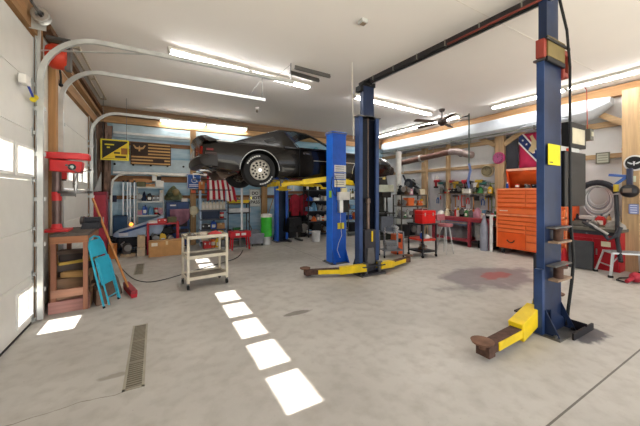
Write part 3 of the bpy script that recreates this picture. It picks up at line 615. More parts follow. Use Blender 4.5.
# rear: spoiler, lights, bumper, exhaust
m = MB(PAINT)
m.loft([[(x0, y, .86), (x0-.09, y, z), (x0-.02, y, z+.008), (x0+.22, y, .90)] for x0, y, z in ((.16, -.9, .92), (.12, -.88, .965), (.08, -.6, .985), (.05, 0, .99), (.08, .6, .985), (.12, .88, .965), (.16, .9, .92))]); m.part('spoiler', car)
for s_ in (-1, 1):
    m = MB(mat('#8E1C16', .2, 0, .2, coat=.5)); m.loft([[(.02, s_*.3, .62), (.02, s_*.3, .76), (-.005, s_*.3, .76), (-.005, s_*.3, .62)], [(.03, s_*.72, .62), (.03, s_*.72, .76), (0, s_*.76, .76), (0, s_*.76, .62)], [(.06, s_*.82, .62), (.06, s_*.82, .76), (.03, s_*.865, .76), (.03, s_*.865, .62)]]); L_ = m.part('tail_light', car)
    m = MB(mat('#3A2A26', .5)); m.loft([[(.1, s_*.86, .62), (.1, s_*.86, .66), (.1, s_*.895, .66), (.1, s_*.895, .62)], [(.3, s_*.88, .60), (.3, s_*.88, .66), (.3, s_*.912, .66), (.3, s_*.912, .6)]]); m.m(mat('#6E1612', .4)).box(.12, .24, min(s_*.88, s_*.897), max(s_*.88, s_*.897), .69, .73); m.part('side_marker', car)
    m = MB(CHROME); m.tube([(.04, s_*.55, .33), (.15, s_*.55, .33), (.25, s_*.52, .31)], .024, 10); m.tube([(.04, s_*.64, .33), (.15, s_*.64, .33), (.25, s_*.58, .31)], .024, 10); m.part('exhaust_tip', car)
m = MB(mat('#241F1C', .35, 0, .1)); m.loft([[(x, y, z) for x, z in ((xo+.14, .40), (xo, .42), (xo-.04, .48), (xo-.04, .56), (xo+.0, .60), (xo+.14, .60))] for xo, y in ((.18, -.90), (.06, -.86), (.0, -.7), (-.03, 0), (.0, .7), (.06, .86), (.18, .90))]); m.part('rear_bumper', car)
m = MB(mat('#0E0D0C', .5)); m.box(-.012, 0.01, -.28, .28, .6, .78); m.part('tail_panel', car)
m = MB(mat('#C9C6BE', .4)); m.box(-.03, -.013, -.15, .15, .62, .76); m.part('number_plate', car, bev=.003)
m = MB(mat('#1D1917', .35)); m.loft([[(x, y, z) for x, z in ((4.85, .36), (5.0, .38), (5.04, .46), (5.02, .56), (4.9, .62))] for y in (-.72, -.3, .3, .72)]); m.part('front_bumper', car)
m = MB(mat('#241F1C', .4)); m.loft([[(2.95, -.2, .885), (2.95, .2, .885), (2.95, .15, .96), (2.95, -.15, .96)], [(3.4, -.17, .88), (3.4, .17, .88), (3.4, .1, .95), (3.4, -.1, .95)], [(3.75, -.1, .87), (3.75, .1, .87), (3.75, .06, .89), (3.75, -.06, .89)]]); m.part('hood_scoop', car)
# underbody
m = MB(mat('#3A322C', .7, .3, .3)); m.tube([(WX[0], -.62, .36), (WX[0], .62, .36)], .045, 10); m.ball((WX[0], 0, .36), (.15, .14, .13)); m.part('rear_axle', car)
m = MB(mat('#5A4A3E', .6, .5, .3)); m.cyl((.5, -.52, .27), (.5, .52, .27), .10); m.tube([(.35, .58, .31), (.6, .55, .25), (1.0, .5, .42), (1.5, .3, .3), (3.4, .15, .2)], .03, 8); m.tube([(.35, -.58, .31), (.6, -.55, .25), (1.0, -.5, .42), (1.5, -.3, .3), (3.4, -.15, .2)], .03, 8); m.part('exhaust', car)
m = MB(mat('#2B2624', .7, .3, .3)); m.tube([(3.87, -.7, .34), (3.87, .7, .34)], .04, 8); m.box(3.5, 4.2, -.45, .45, .16, .26); m.cyl((1.3, 0, .3), (3.2, 0, .24), .035); m.box(2.9, 3.5, -.16, .16, .15, .3); m.part('drivetrain', car)
def wheel(x, y, s_):
    T = MB(RUBBER); T.lathe([(.20, -.10), (.26, -.118), (.325, -.108), (.345, -.08), (.35, 0), (.345, .08), (.325, .108), (.26, .118), (.20, .10)], 40, c=(x, y, .35), ax='y', caps=False); w_ = T.part('wheel', car, label='black tyre on a silver honeycomb wheel')
    yo = y+s_*.112
    L_ = MB(mat('#B9B8B4', .6))
    for g0 in (0.5, 3.64):
        for i in range(7):
            a = g0+i*.17; L_.at(x, yo+s_*.006, .35, ry=a); L_.box(.272, .302, -.001, .001, -.018, .018)
    L_.sub('tyre_lettering', w_)
    r_ = MB(mat('#B4AEA2', .4, .4)); r_.lathe([(0, .0), (.2, .0), (.212, s_*-.02), (.205, s_*-.035), (.18, s_*.01), (.12, s_*-.0), (.06, s_*-.02), (0, s_*-.02)], 32, c=(x, yo-s_*.012, .35), ax='y')
    r_.m(mat('#1A1816', .6))
    for rr, n_, sz in ((.155, 12, .024), (.105, 10, .019)):
        for i in range(n_):
            a = 2*PI*i/n_+(rr*20); cx_, cz_ = x+rr*math.cos(a), .35+rr*math.sin(a); r_.cyl((cx_, yo-s_*.02, cz_), (cx_, yo+s_*.0105, cz_), sz, n=6)
    r_.m(CHROME).cyl((x, yo-.02*s_, .35), (x, yo+s_*.01, .35), .035); r_.sub('rim', w_)
    b = MB(mat('#4A3E36', .7, .4)); b.cyl((x, y-s_*.11, .35), (x, y-s_*.06, .35), .14); b.sub('brake_drum', w_)
for x in WX:
    for s_ in (-1, 1): wheel(x, s_*.79, s_)
# ------------------------------------------------------------------ small-item makers (local: base at the origin, front towards -y)
def carton(w_, d_, h, c='#B98D62', tape=True, open_=False):
    m = MB(mat(c, .85, 0, .08)); m.box(-w_/2, w_/2, -d_/2, d_/2, 0, h)
    if tape: m.m(mat('#D8C39A', .4)).box(-w_/2-.001, w_/2+.001, -.025, .025, h-.0, h+.002); m.box(-.025, .025, -d_/2-.002, -d_/2, h*.75, h)
    m.m(mat('#8A6844')); m.box(-w_/2-.001, w_/2+.001, -d_/2-.001, -d_/2+.002, h-.008, h-.004)
    return m
def tote(w_, d_, h, c, lid=None):
    m = MB(mat(c, .5)); m.box(-w_*.44, w_*.44, -d_*.44, d_*.44, 0, h, -w_*.05, -d_*.05); m.box(-w_/2, w_/2, -d_/2, d_/2, h-.02, h)
    m.m(mat(lid or c, .45)); m.box(-w_*.51, w_*.51, -d_*.51, d_*.51, h, h+.025, .01, .01)
    return m
def bottle(r, h, c, cap='#222222', lab=None):
    m = MB(mat(c, .35)); m.lathe([(r*.9, 0), (r, .01), (r, h*.62), (r*.8, h*.74), (r*.35, h*.82), (r*.33, h*.9), (0, h*.9)], 14)
    m.m(mat(cap)).cyl((0, 0, h*.88), (0, 0, h), r*.4, n=12)
    if lab: m.m(mat(lab)).lathe([(r*1.01, h*.15), (r*1.01, h*.5)], 14)
    return m
def jug(w_, h, c, cap='#2A2A2A'):
    m = MB(mat(c, .4)); m.box(-w_/2, w_/2, -w_*.3, w_*.3, 0, h*.62); m.box(-w_/2, w_/2, -w_*.3, w_*.3, h*.62, h*.85, w_*.22, w_*.12)
    m.tube([(-w_*.4, 0, h*.6), (-w_*.34, 0, h*.86), (0, 0, h*.88)], w_*.07, 8); m.m(mat(cap)).cyl((w_*.1, 0, h*.84), (w_*.1, 0, h), w_*.14, n=12)
    m.m(mat('#E8E4DA')).box(-w_*.3, w_*.3, -w_*.305, -w_*.3, h*.15, h*.5)
    return m
def can(r, h, c, top='#C9C9C6'):
    m = MB(mat(c, .35)); m.lathe([(r*.97, 0), (r, .008), (r, h-.01), (r*.97, h)], 18); m.m(mat(top, .3, .7)).lathe([(r*.9, h), (r, h+.003), (r*.8, h-.0), (0, h+.001)], 18); m.m(mat('#E4E0D4')).lathe([(r*1.01, h*.3), (r*1.01, h*.7)], 18)
    return m
def spray(r, h, c, cap):
    m = MB(mat(c, .3)); m.lathe([(r, 0), (r, h*.74), (r*.7, h*.8)], 14); m.m(mat(cap)).lathe([(r*.75, h*.79), (r*.75, h), (0, h)], 14); return m
def toolcase(w_, d_, h, c, latch='#C9C9C6'):
    m = MB(mat(c, .4)); m.box(-w_/2, w_/2, -d_/2, d_/2, 0, h*.6); m.box(-w_/2-.004, w_/2+.004, -d_/2-.004, d_/2+.004, h*.62, h*.86)
    m.m(mat(latch, .3, .6)); m.tube([(-w_*.2, 0, h*.86), (-w_*.18, 0, h), (w_*.18, 0, h), (w_*.2, 0, h*.86)], .008, 8)
    for q in (-.3, .3): m.box(w_*q-.015, w_*q+.015, -d_/2-.012, -d_/2-.003, h*.5, h*.72)
    return m
def lump(w_, h, c, c2='#8C8A86'):
    """a machine part: finned housing with pulley and pipe"""
    m = MB(mat(c, .5, .4, .25)); m.ball((0, 0, h*.45), (w_*.4, w_*.3, h*.45), 12); m.box(-w_*.3, w_*.3, -w_*.28, w_*.28, 0, h*.3)
    m.m(mat(c2, .4, .7)).cyl((w_*.1, -w_*.42, h*.5), (w_*.1, -w_*.25, h*.5), h*.26, n=16); m.tube([(-w_*.3, 0, h*.5), (-w_*.45, 0, h*.8), (-w_*.2, 0, h*.98)], w_*.07, 8)
    return m
def bagheap(w_, d_, h, c, sd_=0):
    m = MB(mat(c, .8, 0, .2)); rr = random.Random(sd_)
    ph = [rr.uniform(0, 6) for _ in range(4)]
    def fn(u, v):
        th = PI*v*.5; a = 2*PI*u; k = 1+.14*math.sin(3*a+ph[0])+.08*math.sin(7*a+ph[1])+.06*math.sin(9*v+ph[2])
        return (w_/2*math.cos(th)*math.cos(a)*k, d_/2*math.cos(th)*math.sin(a)*k, h*math.sin(th)*(1+.1*math.sin(2*a+ph[3])))
    m.grid(fn, 20, 8); m.add([fn(i/20, 0) for i in range(20)], [tuple(range(20))[::-1]])
    return m
def basket(w_, d_, h, c):
    m = MB(mat(c, .5)); n = 5
    m.box(-w_/2, w_/2, -d_/2, d_/2, 0, .01); m.box(-w_/2, w_/2, -d_/2, -d_/2+.008, 0, h); m.box(-w_/2, w_/2, d_/2-.008, d_/2, 0, h); m.box(-w_/2, -w_/2+.008, -d_/2, d_/2, 0, h); m.box(w_/2-.008, w_/2, -d_/2, d_/2, 0, h)
    m.box(-w_/2-.008, w_/2+.008, -d_/2-.008, -d_/2, h-.015, h)
    return m
RR = random.Random(11)
COLN = {'#C22A28': 'red', '#1F4FA8': 'blue', '#E6E3DC': 'white', '#E0B92A': 'yellow', '#1B1B1D': 'black', '#B98D62': 'brown', '#7A7A7C': 'grey', '#3E7A45': 'green', '#E2713A': 'orange', '#C9BFA4': 'beige', '#C98FA0': 'pink', '#22304A': 'navy', '#6FA3C8': 'light blue', '#5B4432': 'dark brown', '#5C5A3A': 'olive', '#CFCFCB': 'silver', '#7B5A78': 'mauve'}
CC = {v: k for k, v in COLN.items()}
MK = {'box': (lambda w_, h, c: carton(w_, min(.24, w_), h, c), 'cardboard box'), 'tote': (lambda w_, h, c: tote(w_, .22, h, c), 'storage tote'), 'bottle': (lambda w_, h, c: bottle(w_/2, h, c, '#2A2A2A', '#E8E4DA'), 'bottle'),
      'jug': (lambda w_, h, c: jug(w_, h, c), 'jug'), 'can': (lambda w_, h, c: can(w_/2, h, c), 'can'), 'spray': (lambda w_, h, c: spray(w_/2, h, c, '#E6E3DC'), 'spray can'), 'case': (lambda w_, h, c: toolcase(w_, .2, h, c), 'tool case'),
      'part': (lambda w_, h, c: lump(w_, h, c), 'machine part'), 'bag': (lambda w_, h, c: bagheap(w_, .2, h, c, int(w_*1000)), 'cloth bag'), 'basket': (lambda w_, h, c: basket(w_, .2, h, c), 'plastic basket')}
def put(kind, col, w_, h, loc, rz, label, group=None):
    mk, nm = MK[kind]; m = mk(w_, h, CC[col]); cat = nm.split()[-1] if kind not in ('spray', 'case', 'part') else nm
    return m.solo(nm.replace(' ', '_'), label, cat, loc, rz, group)
def row(items, a, b, z, place, group, rz=0, fromw='from the left'):
    """items spread evenly between two floor points a, b"""
    L_ = math.hypot(b[0]-a[0], b[1]-a[1]); items = list(items); tw = sum(i[2] for i in items); hm = max(i[3] for i in items)
    while tw < L_*.84 and len(items) < 20:
        k = RR.choice(['box', 'can', 'bottle', 'jug', 'spray', 'part', 'case', 'tote', 'bag', 'can', 'bottle']); wr, hr = {'box': (.16, .16), 'can': (.1, .13), 'bottle': (.08, .24), 'jug': (.13, .22), 'spray': (.06, .18), 'part': (.17, .2), 'case': (.22, .13), 'tote': (.24, .15), 'bag': (.2, .16)}[k]
        items.insert(RR.randint(0, len(items)), (k, RR.choice(list(CC)), wr, min(hm, hr*RR.uniform(.85, 1.2)))); tw += wr
    f_ = min(1.25, .95*L_/tw); items = [(k, c, w_*(f_ if f_ < 1 or k in ('box', 'tote', 'case', 'part', 'bag', 'basket') else 1), h*(1.12 if h < .32 else 1)) for k, c, w_, h in items]
    n = len(items); tw = sum(i[2] for i in items); gap = (L_-tw)/n; s_ = gap/2
    for i, (k, col, w_, h) in enumerate(items):
        s_ += w_/2; f = s_/L_; p = (a[0]+(b[0]-a[0])*f, a[1]+(b[1]-a[1])*f, z); s_ += w_/2+gap
        put(k, col, w_, h, p, rz, '%s %s, %s %s on %s' % (col, MK[k][1], ORD[i], fromw, place), group)
def shelving(label, x0, x1, y0, y1, zs, mp, ms, top=None, cat='shelf unit', name='shelving_unit'):
    t = thing(name, label, cat, ((x0+x1)/2, (y0+y1)/2, 0)); H = top or zs[-1]
    for x in (x0, x1-.03):
        for y in (y0, y1-.03): m = MB(mp); m.box(x, x+.03, y, y+.03, 0, H); m.part('post', t, world=True)
    for z in zs:
        m = MB(ms); m.box(x0+.001, x1-.001, y0+.001, y1-.001, z-.02, z); m.box(x0, x1, y0-.004, y0, z-.04, z); m.part('shelf', t, world=True)
    return t

# ------------------------------------------------------------------ left side: timber bench, drill press, chair, broom
bx0, bx1, by0, by1 = -1.16, -.78, 4.87, 5.74
t = thing('workbench', 'rough wooden workbench by the left wall holding the red drill press', 'workbench', ((bx0+bx1)/2, (by0+by1)/2, 0))
m = MB(wood('#5C5048', 'y')); m.box(bx0+.0, bx1+.02, by0-.02, by1, .99, 1.025); m.part('top', t, world=True, bev=.004, label='dark worn bench top')
m = MB(wood('#A9714D', 'x')); m.box(bx0, bx1, by0, by0+.035, .90, .99); m.part('apron', t, world=True); m = MB(wood('#A9714D', 'y')); m.box(bx1-.035, bx1, by0+.035, by1, .90, .99); m.part('apron', t, world=True)
for x in (bx0, bx1-.055):
    for y in (by0+.036, by1-.06): m = MB(wood('#A06A50', 'z')); m.box(x, x+.05, y, y+.055, 0, .99); m.part('leg', t, world=True)
m = MB(wood('#9C6E50', 'y')); m.box(bx0, bx1-.06, by0+.1, by1-.06, .26, .29); m.part('shelf', t, world=True)
m = MB(wood('#C08C72', 'x')); m.box(bx0, bx1-.055, by0+.03, by0+.07, .20, .30); m.part('shelf_rail', t, world=True)
# timber offcuts on and under the shelf
OFF = [((-.98, 5.06, .29), (.40, .14, .13), .1, '#7E6046', 'brown plank block at the front of the bench shelf'),
       ((-.99, 5.25, .29), (.38, .16, .20), -.12, '#4E4038', 'dark timber block in the middle of the bench shelf'),
       ((-.98, 5.48, .29), (.40, .20, .28), .08, '#6C5446', 'thick brown beam offcut at the back of the bench shelf'),
       ((-.96, 5.45, .57), (.46, .22, .13), .25, '#5E4E46', 'dark weathered block topmost at the back of the bench shelf'),
       ((-.95, 5.22, .49), (.46, .12, .09), .30, '#54463E', 'dark board leaning across the middle of the wood scraps'),
       ((-.94, 5.06, .42), (.30, .10, .07), -.3, '#C99E62', 'light tan block on the front brown plank block'),
       ((-.93, 5.16, .585), (.42, .045, .035), .45, '#D9B44E', 'yellow handled stick lying across the wood scraps'),
       ((-.80, 5.18, .62), (.16, .06, .05), -.2, '#D0A850', 'small yellow wooden block at the right end of the scraps'),
       ((-1.0, 5.30, .70), (.34, .14, .05), -.1, '#7A6456', 'flat brown board high on the pile under the bench top'),
       ((-.98, 5.03, .0), (.42, .24, .15), .05, '#C58F86', 'pinkish wood slab on the floor under the bench'),
       ((-.99, 5.29, .0), (.40, .20, .22), -.1, '#8C6A50', 'brown wood block on the floor behind the pink slab'),
       ((-.98, 5.05, .155), (.36, .14, .04), .25, '#B08A6A', 'tan board resting on the pink slab'),
       ((-.98, 5.53, .0), (.40, .2, .25), .1, '#6A5546', 'dark wood block on the floor at the back under the bench'),
       ((-.68, 5.10, 0), (.12, .26, .22), .3, '#7A5E4A', 'dark brown block standing on the floor right of the bench leg')]
for p, s_, rz, c_, lb in OFF:
    m = MB(wood(c_, 'x')); m.box(-s_[0]/2, s_[0]/2, -s_[1]/2, s_[1]/2, 0, s_[2]); m.m(wood('#B9926A', 'y')).box(s_[0]/2, s_[0]/2+.002, -s_[1]/2, s_[1]/2, 0, s_[2]); m.solo('timber_offcut', lb, 'wood scrap', p, rz, 'wood scraps at the bench', bev=.006)
m = bagheap(.3, .3, .35, '#6E5E52', 3); m.solo('sack', 'grey brown sack slumped on the floor right of the wood scraps', 'sack', (-.62, 5.45, 0))
# drill press
DPR = mat('#D23A3C', .35, 0, .08); DX, DY = -1.17, 5.22
t = thing('drill_press', 'red bench drill press with a long red pulley cover on the wooden bench', 'drill press', (DX, DY, 1.025))
m = MB(DPR); m.box(-.13, .15, -.14, .14, 0, .035); m.lathe([(.07, .03), (.06, .06), (.05, .11), (.0, .11)], 20); m.part('base', t, bev=.008)
m = MB(mat('#6E5A56', .4, .5)); m.cyl((0, 0, .1), (0, 0, .98), .05, n=20); m.part('column', t)
m = MB(DPR); m.prism([(-.06, .82), (.27, .80), (.29, .96), (-.06, .98)], -.09, .09, 'y'); h_ = m.part('head', t, bev=.015)
m = MB(DPR); m.prism([(-.10, -.12), (.28, -.12), (.36, -.08), (.36, .08), (.28, .12), (-.10, .12)], .985, 1.075, 'z'); m.part('pulley_cover', t, bev=.015)
m = MB(mat('#223A3A', .4)); m.cyl((.18, -.09, .88), (.18, -.105, .88), .045); m.m(mat('#C8D8D0')).cyl((.18, -.105, .88), (.18, -.108, .88), .022); m.sub('speed_badge', h_)
m = MB(STEEL); m.cyl((.2, 0, .60), (.2, 0, .80), .03); m.cyl((.2, 0, .54), (.2, 0, .60), .02); m.m(DSTEEL).cyl((.2, 0, .47), (.2, 0, .54), .006, n=8); m.part('spindle', t)
m = MB(DPR); m.cyl((-.0, .14, .72), (-.0, .14, .97), .08); m.m(BLACK).cyl((-.0, .14, .70), (-.0, .14, .72), .07); m.part('motor', t, bev=.004)
m = MB(DSTEEL); 
for a in (0.3, 2.4, 4.5): m.cyl((.24, -.1, .80), (.24+.15*math.cos(a), -.13, .80+.15*math.sin(a)), .006, n=8); m.ball((.24+.15*math.cos(a), -.13, .80+.15*math.sin(a)), .016, 8)
m.part('feed_handle', t)
m = MB(DSTEEL); m.cyl((.2, 0, .52), (.2, 0, .55), .19, n=28); m.box(.0, .2, -.03, .03, .48, .52); tb = m.part('table', t)
m = MB(DPR); m.cyl((0, 0, .42), (0, 0, .54), .055); m.sub('table_clamp', tb)
m = MB(mat('#33343A', .6)); m.box(.12, .34, -.1, .08, .0, .09, .02, .02); m.cyl((.15, 0, .12), (.33, 0, .12), .05); m.m(DSTEEL).cyl((.1, 0, .12), (.14, 0, .12), .06); m.at(0, 0, 0); m.solo('bench_grinder', 'dark bench grinder beside the drill press foot', 'grinder', (DX+.12, DY+.24, 1.025), -.1)
# blue folding chair leaning on the bench
TQ = mat('#2FA3BE', .4, 0, .1)
t = thing('folding_chair', 'turquoise metal folding chair, folded and leaning on the wooden bench', 'chair', (-.53, 4.98, 0), -.35)
lean = .12
def LP(x, z, y=0): return (x, y+z*lean*.0+(.0), z)
t.rotation_euler = (0, -.24, -.40)
m = MB(TQ); m.tube([(0, -.17, .0), (0, -.165, .5), (0, -.15, .86), (0, -.10, .95), (0, 0, .98), (0, .10, .95), (0, .15, .86), (0, .165, .5), (0, .17, .0)], .013, 8); m.part('frame', t)
m = MB(TQ); m.prism([(-.15, .70), (.15, .70), (.14, .86), (.08, .93), (-.08, .93), (-.14, .86)], -.006, .006, 'x'); m.part('backrest', t)
m = MB(TQ); m.box(.02, .04, -.15, .15, .30, .68); m.part('seat', t, bev=.01)
for s_ in (-1, 1): m = MB(TQ); m.tube([(.045, s_*.13, .02), (.045, s_*.13, .62)], .011, 8); m.part('leg', t); m = MB(BLACK); m.cyl((0, s_*.17, -.0), (0, s_*.17, .03), .016); m.part('rubber_foot', t)
m = MB(TQ); m.tube([(.045, -.13, .12), (.045, .13, .12)], .009, 8); m.part('crossbar', t)
# push broom
a = Vector((-.36, 5.32, .10)); b_ = Vector((-.84, 5.62, 1.47)); t = thing('push_broom', 'push broom with a long wooden handle and red head leaning on the bench', 'broom', (a.x, a.y, 0))
m = MB(wood('#C8864A', 'z')); m.tube([a, b_], .016, 10); m.part('handle', t, world=True)
m = MB(wood('#9B2F36', 'y')); m.at(-.34, 5.36, .0, rz=.25); m.box(-.04, .04, -.3, .3, .06, .11); m.m(mat('#B5303A', .9)).box(-.035, .035, -.29, .29, 0, .06, -.008, 0); m.part('head', t, world=True, bev=.005)

# ------------------------------------------------------------------ floor: grates, cord
def grate(label, x0, x1, y0, y1):
    t = thing('drain_grate', label, 'drain', ((x0+x1)/2, (y0+y1)/2, 0))
    F_ = mat('#A39C8C', .6, .1); m = MB(F_)
    m.box(x0, x0+.02, y0, y1, 0, .006); m.box(x1-.02, x1, y0, y1, 0, .006); m.box(x0, x1, y0, y0+.02, 0, .006); m.box(x0, x1, y1-.02, y1, 0, .006); m.part('frame', t, world=True)
    g = MB(mat('#5C5548', .8)); g.box(x0+.02, x1-.02, y0+.02, y1-.02, 0, .002); g.m(mat('#8A8272', .7)); n = int((y1-y0)/.035)
    for i in range(n): y = y0+.03+i*(y1-y0-.06)/n; g.box(x0+.02, x1-.02, y, y+.016, .002, .005)
    for i in (1/3, 2/3): y = y0+(y1-y0)*i; g.box(x0+.02, x1-.02, y-.012, y+.012, .002, .006)
    g.part('grating', t, world=True)
grate('long slotted drain grate in the floor at the front left', -.225, -.075, 2.72, 4.0)
grate('smaller drain grate in the floor further back', -.36, -.20, 6.5, 7.45)
pts = [W(x, y, Z=.008) for x, y in ((113, 254), (117, 262), (124, 271), (134, 279), (147, 282), (162, 280), (180, 275), (203, 268), (225, 262), (238, 257), (243, 250))]
sm = []
for i in range(len(pts)-1):
    for k in range(4):
        f = k/4; p0, p1, p2, p3 = pts[max(i-1, 0)], pts[i], pts[i+1], pts[min(i+2, len(pts)-1)]
        sm.append(.5*((2*p1)+(-p0+p2)*f+(2*p0-5*p1+4*p2-p3)*f*f+(-p0+3*p1-3*p2+p3)*f**3))
m = MB(mat('#2A2826', .7)); m.tube(sm+[pts[-1]], .008, 6); m.solo('extension_cord', 'black extension cord curving over the floor under the beige service cart', 'cord')
# ------------------------------------------------------------------ beige service cart
t = thing('service_cart', 'beige three tier service cart standing behind the row of sun patches', 'cart', (.74, 5.3, 0), .12)
BG = mat('#CFC6B2', .45, 0, .1)
for x in (-.31, .31):
    for y in (-.2, .2):
        m = MB(BG); m.box(x-.018, x+.018, y-.018, y+.018, .10, .84); m.part('post', t, bev=.003)
        m = MB(DSTEEL); m.box(x-.02, x+.02, y-.015, y+.015, .08, .10); m.m(RUBBER).cyl((x-.014, y, .04), (x+.014, y, .04), .04); m.part('caster', t)
for i, z in enumerate((.16, .50, .82)):
    m = MB(mat('#8C8276', .6, 0, .2)); m.box(-.31, .31, -.2, .2, z, z+.006)
    m.m(BG).box(-.32, .32, -.215, -.2, z-.015, z+.035); m.box(-.32, .32, .2, .215, z-.015, z+.035); m.box(-.33, -.315, -.2, .2, z-.015, z+.035); m.box(.315, .33, -.2, .2, z-.015, z+.035); m.part('shelf', t)
ct = t
def on_cart(m, name, lb, cat, x, y, rz=0):
    p = Matrix.Rotation(.12, 4, 'Z') @ Vector((x, y, 0)); m.solo(name, lb, cat, (.74+p.x, 5.3+p.y, .828), rz, 'things on the beige service cart')
on_cart(lump(.14, .07, '#7A6E62'), 'machine_part', 'small brown machine part at the left end of the beige cart', 'machine part', -.22, 0)
on_cart(bagheap(.22, .16, .06, '#C2494A', 5), 'shop_rag', 'crumpled red rag on the right end of the beige cart', 'rag', .17, 0)
on_cart(carton(.12, .1, .05, '#D9CDBB', False), 'small_box', 'small cream box in the middle of the beige cart top', 'box', -.02, .05)
m = MB(STEEL); m.box(-.1, .1, -.01, .01, 0, .01); m.cyl((.1, 0, .0), (.1, 0, .014), .02); on_cart(m, 'wrench', 'steel wrench lying on the front edge of the beige cart top', 'wrench', -.05, -.12, .2)
# ------------------------------------------------------------------ back wall, left half
# brown tarp bunched in the corner
m = MB(mat('#6A5448', .9, 0, .35, 5))
def tf(u, v):
    k = .05+.03*v; a = u*2*PI; f = 1+.35*math.sin(5*a)+.15*math.sin(11*a+v*4)
    return (-1.10+.11*math.cos(a)*f*(1.1-.3*v), 8.85+.3*math.sin(a)*f*(1.1-.3*v), 3.22-1.75*v+.03*math.sin(3*a))
m.grid(tf, 40, 10); m.solo('tarp', 'dark brown tarp hanging in folds in the far left corner', 'tarp', (-1.13, 8.85, 1.5), world=True)
m = MB(mat('#A9A9A6', .5)); m.prism([(-1.24, 1.6), (-1.10, 1.6), (-1.10, 2.05)], 8.45, 8.47, 'y'); m.solo('metal_offcut', 'pale triangular sheet standing on the tall red cabinet', 'sheet')
t = thing('red_cabinet', 'tall narrow red cabinet in the far left corner below the tarp', 'cabinet', (-1.12, 8.45, 0))
m = MB(mat('#8E2C3C', .4)); m.box(-.14, .14, -.15, .15, 0, 1.58); m.part('body', t, bev=.01); m = MB(mat('#B03A48', .35)); m.box(-.12, .12, -.165, -.15, .1, 1.5); dr = m.part('door', t, bev=.005); m = MB(STEEL); m.box(.07, .09, -.18, -.165, .8, 1.0); m.sub('handle', dr)
# black and yellow sign
def board(name, label, cat, pl, pr, yt, yb, Y, mt, fr=None, frw=.03, th=.02):
    a = W(pl, yt, Y=Y); b_ = W(pr, yb, Y=Y); zt = (W(pl, yt, Y=Y).z+W(pr, yt+4*0, Y=Y).z)/2; zb = b_.z
    zt = a.z; w_ = b_.x-a.x; h = zt-zb; t = thing(name, label, cat, ((a.x+b_.x)/2, Y, zb))
    m = MB(mt); m.box(-w_/2, w_/2, 0, th, 0, h); m.part('panel', t)
    if fr:
        m = MB(fr)
        for q in ((-w_/2, w_/2, 0, frw), (-w_/2, w_/2, h-frw, h), (-w_/2, -w_/2+frw, frw, h-frw), (w_/2-frw, w_/2, frw, h-frw)): m.box(q[0], q[1], -.008, .0, q[2], q[3])
        m.part('frame', t)
    return t, w_, h
t, w_, h = board('wall_sign', 'black and yellow diagonal sign with a yellow frame beside the wooden flag', 'sign', 100.5, 129, 138.5, 161, 8.45, mat('#1C1A16', .5), mat('#D9C62E', .5), .03)
m = MB(mat('#D9B92A', .5)); m.prism([(-w_/2+.04, .04), (w_/2-.03, .04), (w_/2-.03, h-.06)], -.004, 0, 'y'); m.part('yellow_half', t)
m = MB(mat('#1C1A16')); m.box(0, w_/2-.06, -.007, -.004, .06, .11); m.box(-.02, .1, -.007, -.004, .16, .2); m.m(mat('#8C5A22')).box(.12, .3, -.007, -.004, .15, .3); m.part('dark_marks', t)
m = MB(mat('#D9C62E')); m.box(-w_/2+.08, -.02, -.005, -.001, h-.14, h-.11); m.box(-w_/2+.12, -.1, -.005, -.001, h-.21, h-.18); m.part('yellow_marks', t)
for x in (-w_/2+.05, w_/2-.05): m = MB(DSTEEL); m.cyl((x, .01, h-.02), (x, .01, ZC-t.location.z), .005, n=6); m.part('hanging_wire', t)
# wooden flag
t, w_, h = board('wooden_flag', 'stained wooden stripes flag with an eagle crest in its dark corner', 'wall art', 130.5, 171, 142, 166, YB-.20, mat('#4A3424', .6), None)
m = MB(wood('#6E4A2C', 'x')); m.box(-w_*.4, w_*.4, .02, .112, .02, .06); m.part('cleat', t)
m = MB(wood('#D9A968', 'x'))
for i in range(7):
    z = h-(i+.5)*h/7-.0; x0 = -w_/2+.02 if i > 3 else -w_/2+w_*.42
    m.box(x0, w_/2-.02, -.008, 0, z-h/32, z+h/32)
m.part('stripes', t)
m = MB(mat('#3B2A1E', .6)); m.box(-w_/2+.01, -w_/2+w_*.41, -.010, -.001, h*.44, h-.01); m.m(mat('#C79A62')); cx = -w_/2+w_*.21; cz = h*.72
for s_ in (-1, 1): m.prism([(cx+s_*.02, cz-.02), (cx+s_*.10, cz+.0), (cx+s_*.15, cz+.10), (cx+s_*.12, cz+.10), (cx+s_*.07, cz+.04), (cx+s_*.02, cz+.04)], -.013, -.010, 'y')
m.prism([(cx-.02, cz-.07), (cx+.02, cz-.07), (cx+.015, cz+.06), (cx, cz+.09), (cx-.015, cz+.06)], -.013, -.010, 'y'); m.part('crest', t)
m = MB(mat('#3A281C')); m.box(w_*.04, w_*.33, -.011, -.008, .06, .16); m.part('plaque', t, label='dark wooden plaque over the lower stripes')
# aluminium ladder
a = W(123, 250, Y=9.3); b_ = W(134.5, 250, Y=9.3)
t = thing('ladder', 'silver extension ladder standing against the blue wall left of the shelving', 'ladder', ((a.x+b_.x)/2, 9.4, 0)); zt = 1.84
for k, (x, y) in enumerate(((a.x, 9.38), (b_.x-.10, 9.38), (a.x+.1, 9.33), (b_.x, 9.33))):
    m = MB(mat('#BFC4C8', .35, .6)); m.box(x-.015, x+.015, y-.03, y+.02, 0, zt); m.part('rail', t, world=True); m = MB(BLACK); m.box(x-.02, x+.02, y-.035, y+.025, zt, zt+.05); m.part('end_cap', t, world=True)
for i in range(6):
    m = MB(mat('#C5CACD', .35, .6)); z = .22+i*.28; m.cyl((a.x, 9.375, z), (b_.x-.1, 9.375, z), .015, n=8); m.part('rung', t, world=True)
    m = MB(mat('#C5CACD', .35, .6)); m.cyl((a.x+.1, 9.325, z+.1), (b_.x, 9.325, z+.1), .015, n=8); m.part('rung', t, world=True)
